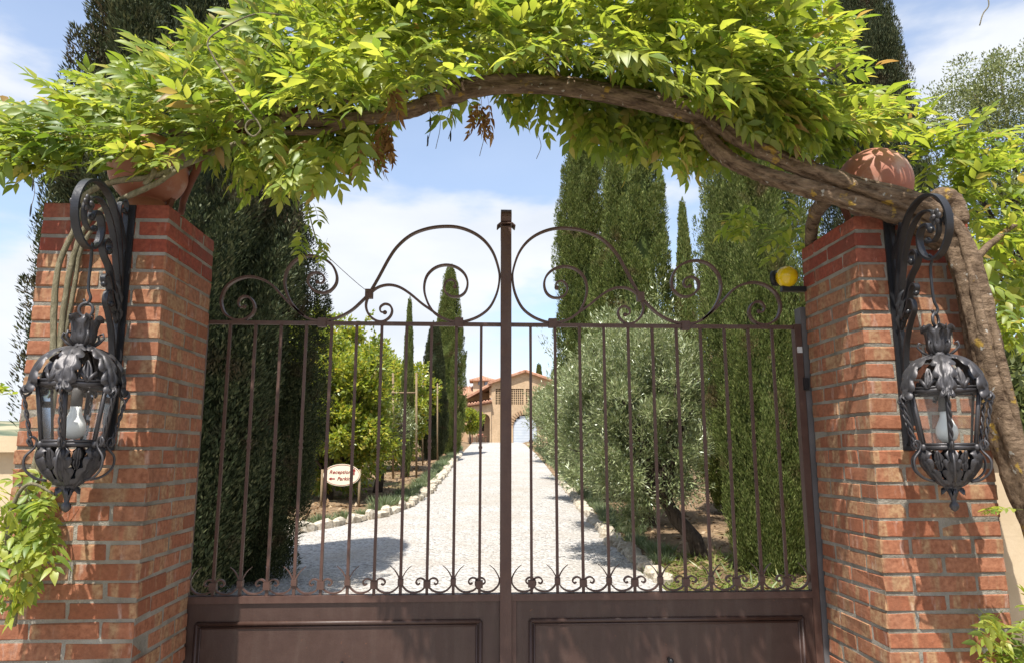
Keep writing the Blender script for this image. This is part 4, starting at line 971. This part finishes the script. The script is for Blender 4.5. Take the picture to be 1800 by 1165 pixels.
# ------------------------------------------------------------------ sign, stakes, stones, lavender
sg_b = G(600, 900); sd = sg_b.y
sp = empty('oval_sign', (P(601, 834, sd).x, sd, zt(P(601, 834, sd).x, sd)), 'oval cream sign reading Reception and Parking on two wooden posts', 'sign')
cz_ = P(601, 834, sd); a_ = (P(634, 834, sd).x - P(569, 834, sd).x) / 2; b_ = (P(601, 815, sd).z - P(601, 854, sd).z) / 2
def oval(mb, a, b, y0, y1, n=48):
    vs = [(cz_.x + a * math.cos(2 * math.pi * k / n), y, cz_.z + b * math.sin(2 * math.pi * k / n)) for y in (y0, y1) for k in range(n)]
    return mb.add(vs, [tuple(range(n)), tuple(range(2 * n - 1, n - 1, -1))] + [(k, n + k, n + (k + 1) % n, (k + 1) % n) for k in range(n)])
oval(MB(), a_, b_, sd - 0.02, sd).build('board', M_cream, sp)
MB().tube([(cz_.x + a_ * 0.95 * math.cos(t), sd - 0.021, cz_.z + b_ * 0.92 * math.sin(t)) for t in np.linspace(0, 2 * math.pi, 49)], a_ * 0.013, 4, cap=False).build('border_line', M_maroon, sp)
for px in (566, 632):
    q = P(px, 834, sd).x; MB().tube([(q, sd + 0.03, zt(q, sd) - 0.2), (q, sd + 0.03, cz_.z + b_ * 0.5)], 0.027, 8).build('post', M_wood, sp)
def text(s_, cx, cz__, size):
    cu = bpy.data.curves.new('lettering', 'FONT'); cu.body = s_; cu.size = size; cu.shear = 0.3; cu.align_x = 'CENTER'; cu.align_y = 'CENTER'; cu.extrude = 0.002; cu.offset = size * 0.012; cu.space_character = 1.05
    o = bpy.data.objects.new('tmp', cu); COL.objects.link(o); bpy.context.view_layer.update()
    me = bpy.data.meshes.new_from_object(o.evaluated_get(bpy.context.evaluated_depsgraph_get())); bpy.data.objects.remove(o)
    me.transform(Matrix.Translation((cx, sd - 0.023, cz__)) @ Matrix.Rotation(math.pi / 2, 4, 'X')); me.materials.clear(); link('lettering', me, M_maroon, sp)
text('Reception', cz_.x - a_ * 0.10, cz_.z + b_ * 0.26, a_ * 0.27); text('Parking', cz_.x + a_ * 0.17, cz_.z - b_ * 0.34, a_ * 0.27)
def arrow(cx, cz__, ln, up):
    w = ln * 0.16; pts = [(-w * .6, -ln / 2), (w * .6, -ln / 2), (w * .6, 0.05 * ln), (w * 1.6, 0.05 * ln), (0, ln / 2), (-w * 1.6, 0.05 * ln), (-w * .6, 0.05 * ln)]
    if not up: pts = [(-b, a) for a, b in pts]
    MB().add([(cx + a, sd - 0.023, cz__ + b) for a, b in pts], [tuple(range(7))]).build('arrow', M_maroon, sp)
arrow(cz_.x + a_ * 0.66, cz_.z + b_ * 0.30, b_ * 0.62, True); arrow(cz_.x - a_ * 0.53, cz_.z - b_ * 0.34, a_ * 0.34, False)
for i, (px, pt, pb, lab) in enumerate(((691, 655, 847, 'leftmost tall wooden stake in front of the yellow trees'), (732, 655, 848, 'tall wooden stake just right of the thin cypress'), (743, 668, 822, 'wooden stake right behind the second tall stake'), (769, 673, 815, 'wooden stake left of the full green cypress'), (789, 690, 799, 'short wooden stake in front of the full green cypress'))):
    b = G(px, pb); q = empty('wooden_stake', (b.x, b.y, zt(b.x, b.y)), lab, 'stake', 'stakes left of the drive'); top = P(px, pt, b.y)
    MB().tube([(b.x, b.y, zt(b.x, b.y) - 0.2), (top.x, b.y, top.z)], 0.035, 8, 0.06, i).build('pole', M_wood, q)
    if i == 0:
        e = P(732, 690, b.y); s2 = P(688, 690, b.y); MB().tube([(s2.x, b.y - 0.04, s2.z), (e.x, b.y - 0.04, e.z)], 0.03, 8, 0.06, 9).build('crossbar', M_wood, q)
se = empty('stone_edging', (xl(14), 14, zt(xl(14), 14)), 'row of pale limestone blocks edging the left side of the drive', 'edging')
STM = []
for k in range(6):
    bm = bmesh.new(); bmesh.ops.create_cube(bm, size=1); bmesh.ops.bevel(bm, geom=list(bm.edges), offset=0.2, segments=1, affect='EDGES')
    g = random.Random(k + 80)
    for v in bm.verts: v.co = Vector((v.co.x * g.uniform(.85, 1.15), v.co.y * g.uniform(.85, 1.15), v.co.z * g.uniform(.85, 1.15)))
    me = bpy.data.meshes.new('stone'); bm.to_mesh(me); bm.free(); me.materials.append(M_stone); STM.append(me)
def stones(par, fx, ya, yb, lo, hi, sgn):
    y = ya
    while y < yb:
        x = fx(y); x2 = fx(y + 0.1); ln = rng.uniform(lo, hi); ang = math.atan2(0.1, x2 - x)
        o = bpy.data.objects.new('stone', rng.choice(STM)); COL.objects.link(o); o.parent = par
        o.scale = (ln, rng.uniform(.14, .30), rng.uniform(.13, .30))
        o.location = Vector((x + sgn * 0.05 + rng.gauss(0, .03), y, zt(x, y) + 0.10)) - Vector(par.location); o.rotation_euler = (rng.gauss(0, .1), rng.gauss(0, .1), ang + rng.gauss(0, .15))
        y += max(0.03, ln * 1.02 * math.sin(ang))
stones(se, xl, ly[2] + 0.05, 42, 0.22, 0.46, -1)
sr = empty('stone_edging', (xr(14), 14, zt(xr(14), 14)), 'scattered low stones edging the right side of the drive by the lavender', 'edging')
y = 9.0
stones(sr, lambda q: xr(q) + 0.06, 9.0, 24, 0.12, 0.26, 1)
for o in sr.children: o.location.z -= 0.06
def tuft_mesh(seed, nb, r, h, w=0.012, name='tuft'):
    g = np.random.default_rng(seed); a = g.random(nb) * 6.283; q = g.random(nb) ** 0.6 * r
    pos = np.stack([q * np.cos(a), q * np.sin(a), 0.02 + 0.25 * h * g.random(nb)], 1); d = nrmz(np.stack([pos[:, 0] / r * 0.8, pos[:, 1] / r * 0.8, np.ones(nb)], 1) + g.normal(size=(nb, 3)) * 0.22)
    return kites(pos, d, nrmz(np.cross(d, g.normal(size=(nb, 3)))), h * (0.5 + 0.6 * g.random(nb)), np.full(nb, w))
LVM = []
for k in range(3):
    v, f = tuft_mesh(k, 260, 0.22, 0.30, 0.016); me = mesh_np('lavender', v, f); me.materials.append(M_lav); LVM.append(me)
def lav(fx, ya, yb, sgn, lab, grp, gap):
    y = ya
    while y < yb:
        x = fx(y) + sgn * rng.uniform(0.30, 0.48)
        o = bpy.data.objects.new('lavender_plant', rng.choice(LVM)); COL.objects.link(o); o.location = (x, y, zt(x, y) - 0.02)
        s_ = rng.uniform(0.5, 0.85) if sgn > 0 else rng.uniform(0.6, 1.0); o.scale = (s_, s_, s_ * rng.uniform(.8, 1.1)); o.rotation_euler[2] = rng.uniform(0, 6); tag(o, lab, 'plant', grp); y += gap * rng.uniform(0.8, 1.3)
lav(xl, ly[2] + 0.8, 48, -1, 'grey green lavender tuft along the left stone edging', 'lavender left of the drive', 0.50)
lav(xr, 10.0, 48, 1, 'grey green lavender tuft along the right edge of the drive', 'lavender right of the drive', 0.42)
# fallen leaves and weeds, too many to count
def scatter(name, n, fpos, mat, ll, lw, flat, label, cat, seed):
    g = np.random.default_rng(seed); pos = []
    while len(pos) < n:
        x, y = fpos(g); pos.append((x, y, zt(x, y) + 0.012))
    pos = np.array(pos); d = nrmz(g.normal(size=pos.shape) * np.array([1, 1, flat]) + np.array([0, 0, 0.0 if flat < 0.5 else 1.0]))
    s_ = 0.5 + g.random(n); V, F = kites(pos, d, nrmz(np.cross(d, np.array([0, 0, 1.0]) + g.normal(size=pos.shape) * 0.4)), ll * s_, lw * s_)
    tag(link(name, mesh_np(name, V, F), mat), label, cat, kind='stuff')
def lpos(g):
    y = 9 + 40 * g.random() ** 1.7; return xl(y) - 0.5 - 5 * g.random(), y
def rpos(g):
    y = 8 + 36 * g.random() ** 1.7; return xr(y) + 0.3 + 3.5 * g.random(), y
scatter('leaf_litter', 9000, lpos, M_litter, 0.10, 0.055, 0.3, 'brown fallen leaves covering the bank left of the drive', 'leaf litter', 1)
scatter('leaf_litter', 5000, rpos, M_litter, 0.08, 0.04, 0.3, 'brown fallen leaves and clods under the right olive trees', 'leaf litter', 2)
scatter('weeds', 5000, lambda g: (xr(8.5) + 0.0 + 2.2 * g.random() ** 1.2, 7.2 + 3.2 * g.random()), M_grass, 0.16, 0.014, 0.45, 'green weeds at the foot of the near right cypress', 'weeds', 3)
scatter('weeds', 3500, lambda g: (xl(11) - 3.5 + 3.5 * g.random(), 8.5 + 5 * g.random()), M_grass, 0.14, 0.014, 0.45, 'thin weeds on the left bank below the sign', 'weeds', 4)

# ------------------------------------------------------------------ farmhouse at the top of the drive
HY = 66.0; HZ = z0(64) - 0.05
def bwall(name, stops, s=3.0):
    M = Mat(name, 0.95, spec=0.1); v = M.coord('Object'); bt = M.n('TexBrick'); bt.inputs['Scale'].default_value = 3.2
    mp_ = M.n('Mapping'); mp_.inputs['Rotation'].default_value = (math.pi / 2, 0, 0); M.l(v, mp_.inputs[0]); M.l(mp_.outputs[0], bt.inputs['Vector'])
    bt.inputs['Color1'].default_value = (*stops[0], 1); bt.inputs['Color2'].default_value = (*stops[1], 1); bt.inputs['Mortar'].default_value = (*stops[2], 1); bt.inputs['Mortar Size'].default_value = 0.025
    M.col(M.mix(M.ramp(M.noise(v, 1.4, 8, 0.7), BW(0.35, 0.65)), bt.outputs['Color'], M.mix(M.noise(v, 6, 4), stops[3], tuple(0.55 * q for q in stops[3])))); M.bump(bt.outputs['Fac'], 0.4, 0.02); return M.m
M_hb = bwall('farmhouse_brick', [(0.47, 0.32, 0.195), (0.56, 0.40, 0.255), (0.54, 0.44, 0.31), (0.54, 0.39, 0.245)])
M_ren = simple('orange_render', [(0.3, (0.42, 0.27, 0.16)), (0.7, (0.53, 0.37, 0.235))], 1.5, 0.95, 0.2)
M_tile = simple('roof_tile', [(0.3, (0.30, 0.14, 0.085)), (0.6, (0.42, 0.24, 0.16)), (0.8, (0.50, 0.36, 0.27))], 4, 0.9, 0.3)
M_door = simple('pale_blue_door', [(0.3, (0.42, 0.47, 0.53)), (0.7, (0.50, 0.54, 0.60))], 2, 0.7, 0.1)
M_dark = Mat('inside_shade', 0.9, (0.03, 0.02, 0.016)).m  # shade of unlit openings, put into a flat dark colour
M_beam = simple('dark_beam', [(0.3, (0.11, 0.05, 0.03)), (0.7, (0.18, 0.09, 0.055))], 3, 0.8, 0.2)
M_pane = Mat('window_pane', 0.1, (0.25, 0.32, 0.38), spec=0.6).m
h6 = lambda x, y: (780 + x / 6.473, 620 + y / 6.473)
def HW(x, y, Y=HY): p = P(*h6(x, y), Y); return Vector((p.x, Y, p.z))
fh = empty('farmhouse', (P(900, 778, HY).x, HY, HZ), 'brick farmhouse with gable, vent grilles and arched door at the end of the drive', 'house')
def poly_wall(name, outline, holes_arch, y0, y1, mat, par):
    """upright wall slab in the x-z plane with an arched opening cut out (boolean-free: built by bmesh fill)"""
    bm = bmesh.new(); vs = [bm.verts.new((x, y0, z)) for x, z in outline]; ed = [bm.edges.new((vs[i], vs[(i + 1) % len(vs)])) for i in range(len(vs))]
    for h in holes_arch:
        hv = [bm.verts.new((x, y0, z)) for x, z in h]; ed += [bm.edges.new((hv[i], hv[(i + 1) % len(hv)])) for i in range(len(hv))]
    bmesh.ops.triangle_fill(bm, edges=ed, use_beauty=True)
    fs = list(bm.faces); r = bmesh.ops.extrude_face_region(bm, geom=fs)
    for v in [g for g in r['geom'] if isinstance(g, bmesh.types.BMVert)]: v.co.y = y1
    bmesh.ops.recalc_face_normals(bm, faces=list(bm.faces)); me = bpy.data.meshes.new(name); bm.to_mesh(me); bm.free(); return link(name, me, mat, par)
def arch_pts(xa, xb, zb, zs, n=12):
    c, r = (xa + xb) / 2, (xb - xa) / 2
    return [(xa, zb), (xb, zb)] + [(c + r * math.cos(t), zs + r * math.sin(t)) for t in np.linspace(0, math.pi, n)]
X6 = lambda x: HW(x, 800).x; Z6 = lambda y: HW(900, y).z
pk, el_, er_ = (X6(930), Z6(215)), (X6(540), Z6(345)), (X6(1320), Z6(345))
gr = [(X6(a), X6(b)) for a, b in ((588, 645), (768, 912), (935, 1010), (1125, 1205))]
ga, gb = Z6(585), Z6(405)
d_ = arch_pts(X6(790), X6(1060), HZ - 0.3 + 0.02, Z6(835))
holes = [d_] + [[(a, ga), (b, ga), (b, gb), (a, gb)] for a, b in gr]
poly_wall('gable_wall', [(el_[0], HZ - 0.3), (er_[0], HZ - 0.3), er_, pk, el_], holes, HY, HY + 0.35, M_hb, fh)
for a, b in gr:                                          # pierced brick vents
    m = MB(); nx_ = max(2, int(round((b - a) / 0.2))); nz_ = 9
    for i in range(nx_ + 1): xx = a + (b - a) * i / nx_; m.box((xx - 0.030, HY + 0.06, ga), (xx + 0.030, HY + 0.2, gb))
    for j in range(nz_ + 1): zz = ga + (gb - ga) * j / nz_; m.box((a, HY + 0.065, zz - 0.026), (b, HY + 0.195, zz + 0.026))
    m.build('vent_grille', M_hb, fh)
MB().box((X6(560), HY + 0.36, HZ), (X6(1300), HY + 0.4, Z6(380))).build('interior_shade_sheet', M_dark, fh)  # dark sheet added behind the vents, painted as the unlit inside
dm = empty_d = None
dd_ = MB(); n_ = 14; xa, xb = X6(790), X6(1060); zs_ = Z6(835); rr_ = (xb - xa) / 2
for k in range(n_):
    z_a = HZ - 0.3 + k * 0.26; z_b = z_a + 0.25
    if z_a > zs_ + rr_: break
    dz = max(0, (z_b - zs_)); wdt = rr_ if dz <= 0 else math.sqrt(max(0.0, rr_ ** 2 - dz * dz))
    if wdt > 0.1: MB().box(((xa + xb) / 2 - wdt, HY + 0.12, z_a), ((xa + xb) / 2 + wdt, HY + 0.16, z_b)).build('door_board', M_door, fh)
# brick arch over the door
for k, t in enumerate(np.linspace(0.05, math.pi - 0.05, 17)):
    c = Vector(((xa + xb) / 2, HY - 0.012, zs_)); u = Vector((math.cos(t), 0, math.sin(t))); w = Vector((-math.sin(t), 0, math.cos(t))) * 0.16
    q = [c + u * (rr_ + 0.01) - w, c + u * (rr_ + 0.01) + w, c + u * (rr_ + 0.42) + w * 1.15, c + u * (rr_ + 0.42) - w * 1.15]
    MB().add(q + [v + Vector((0, 0.05, 0)) for v in q], [(0, 1, 2, 3), (7, 6, 5, 4), (0, 4, 5, 1), (1, 5, 6, 2), (2, 6, 7, 3), (3, 7, 4, 0)]).build('arch_brick', M_ren, fh)
def slope(name, a, b, c, d, th=0.14, rows=True, par=None):
    """tiled roof slope through four corners: ridge a-b, eave d-c; tiles as raised rolls running down the slope"""
    a, b, c, d = map(Vector, (a, b, c, d)); nn = (b - a).cross(d - a).normalized(); nn = nn if nn.z > 0 else -nn; m = MB()
    q = [a, b, c, d]; m.add(q + [v - nn * th for v in q], [(0, 1, 2, 3), (7, 6, 5, 4), (0, 4, 5, 1), (1, 5, 6, 2), (2, 6, 7, 3), (3, 7, 4, 0)])
    o = m.build(name, M_tile, par or fh); k = max(2, int((b - a).length / 0.28)); t = MB()
    for i in range(k): s_ = (i + 0.5) / k; t.tube([a.lerp(b, s_) + nn * 0.02, d.lerp(c, s_) + nn * 0.02], 0.085, 6)
    t2 = t.build('tile_rows', M_tile, o if False else (par or fh)); tag(t2, kind='stuff'); return o
BK = 9.0
o_ = 0.35
P3 = lambda x, z, y: Vector((x, y, z))
slope('main_roof', P3(pk[0], pk[1] + 0.12, HY - o_), P3(pk[0], pk[1] + 0.12, HY + BK), P3(el_[0] - 0.3, el_[1] + 0.02, HY + BK), P3(el_[0] - 0.3, el_[1] + 0.02, HY - o_))
slope('main_roof', P3(pk[0], pk[1] + 0.12, HY + BK), P3(pk[0], pk[1] + 0.12, HY - o_), P3(er_[0] + 0.3, er_[1] + 0.02, HY - o_), P3(er_[0] + 0.3, er_[1] + 0.02, HY + BK))
# left wing under the long lower slope, set back, with the porch in front of it
lw0 = (X6(255), Z6(515))
MB().box((lw0[0] - 0.1, HY + 2.2, HZ - 0.3), (el_[0] - 0.01, HY + 2.5, Z6(430))).build('wing_wall', M_ren, fh)
slope('wing_roof', P3(el_[0], el_[1] - 0.02, HY - 0.25), P3(el_[0], el_[1] - 0.02, HY + BK), P3(lw0[0] - 0.15, lw0[1], HY + BK), P3(lw0[0] - 0.15, lw0[1], HY - 0.25))
MB().box((X6(520), HY + 0.1, Z6(510)), (X6(538), HY + 0.35, Z6(395))).build('wing_post', M_ren, fh)
pa = arch_pts(X6(392), X6(525), HZ - 0.28, Z6(755)); pz = Z6(575)
poly_wall('porch_wall', [(X6(275), HZ - 0.3), (el_[0] - 0.012, HZ - 0.3), (el_[0] - 0.012, Z6(560)), (X6(275), Z6(612))], [pa], HY - 0.15, HY + 0.15, M_hb, fh)
MB().box((X6(275), HY + 1.6, HZ - 0.3), (el_[0] - 0.02, HY + 1.7, Z6(610))).build('porch_back_wall', M_ren, fh)
MB().box((X6(438), HY + 1.55, Z6(880)), (X6(460), HY + 1.59, Z6(742))).build('slit_window', M_dark, fh)
slope('porch_roof', P3(X6(270), Z6(545), HY + 1.6), P3(X6(545), Z6(508), HY + 1.6), P3(X6(545), Z6(548), HY - 0.5), P3(X6(270), Z6(588), HY - 0.5), 0.10)
MB().tube([(X6(270), HY - 0.4, Z6(605)), (X6(545), HY - 0.4, Z6(562))], 0.11, 6).build('porch_beam', M_beam, fh)
MB().box((X6(200), HY - 1.2, Z6(738)), (X6(392), HY - 1.0, Z6(722))).build('pergola_beam', M_beam, fh)
MB().box((X6(318), HY - 1.15, HZ - 0.2), (X6(335), HY - 1.02, Z6(738))).build('pergola_post', M_beam, fh)
# far left range and tower
slope('rear_roof', P3(X6(120), Z6(295), HY + 8), P3(X6(650), Z6(295), HY + 8), P3(X6(650), Z6(440), HY + 4), P3(X6(120), Z6(440), HY + 4), 0.14)
MB().box((X6(120), HY + 4.4, HZ - 0.3), (X6(540), HY + 7.5, Z6(430))).build('rear_wall', M_ren, fh)
tx0, tx1, tb, tt_ = X6(325), X6(562), Z6(335), Z6(235); tyf = HY + 5.2; tyb = tyf + (tx1 - tx0)
MB().box((tx0, tyf, tb - 0.6), (tx1, tyb, tt_)).build('tower_wall', M_plaster, fh)
for a, b in ((392, 425), (468, 512)):
    w_ = MB().box((X6(a), tyf - 0.03, Z6(305)), (X6(b), tyf - 0.005, Z6(262))).build('window', M_pane, fh)
    m = MB(); xa_, xb_ = X6(a), X6(b)
    for q in ((xa_ - .06, xa_), (xb_, xb_ + .06)): m.box((q[0], tyf - 0.06, Z6(305)), (q[1], tyf - 0.004, Z6(262)))
    m.build('frame', M_beam, w_)
ap_ = Vector(((tx0 + tx1) / 2, (tyf + tyb) / 2, Z6(185))); e = 0.35; zc_ = Z6(245)
cs = [Vector((tx0 - e, tyf - e, zc_)), Vector((tx1 + e, tyf - e, zc_)), Vector((tx1 + e, tyb + e, zc_)), Vector((tx0 - e, tyb + e, zc_))]
MB().add(cs + [ap_] + [c - Vector((0, 0, 0.12)) for c in cs], [(0, 1, 4), (1, 2, 4), (2, 3, 4), (3, 0, 4), (0, 5, 6, 1), (1, 6, 7, 2), (2, 7, 8, 3), (3, 8, 5, 0), (8, 7, 6, 5)]).build('tower_roof', M_tile, fh)
m = MB()
for i in range(4):
    for k in range(1, 10):
        b = cs[i].lerp(cs[(i + 1) % 4], k / 10); m.tube([b, b.lerp(ap_, 1 - abs(k - 5) / 5 * 0.98)], 0.06, 5)
tag(m.build('tile_rows', M_tile, fh), kind='stuff')
# table under the porch arch
tb_ = HW(425, 995, HY - 0.8); tbz = HZ
tbl = empty('garden_table', (tb_.x, HY - 0.8, tbz - 0.1), 'small dark table with pots in front of the porch arch', 'table')
MB().box((tb_.x - 0.5, HY - 1.1, tbz + 0.62), (tb_.x + 0.5, HY - 0.5, tbz + 0.68)).build('tabletop', M_beam, tbl)
for sx_ in (-.42, .42):
    for sy_ in (-1.05, -0.6): MB().box((tb_.x + sx_ - .03, HY + sy_, tbz - 0.15), (tb_.x + sx_ + .03, HY + sy_ + .06, tbz + 0.62)).build('leg', M_beam, tbl)
for k, dx in enumerate((-0.25, 0.1)):
    pp_ = MB().lathe([(0.08, 0), (0.12, 0.2)], (0, 0, 0), 10).build('plant_pot', M_terra); pp_.location = (tb_.x + dx, HY - 0.8, tbz + 0.681)
    tag(pp_, ('left' if k == 0 else 'right') + ' of the two small pots on the porch table', 'pot')
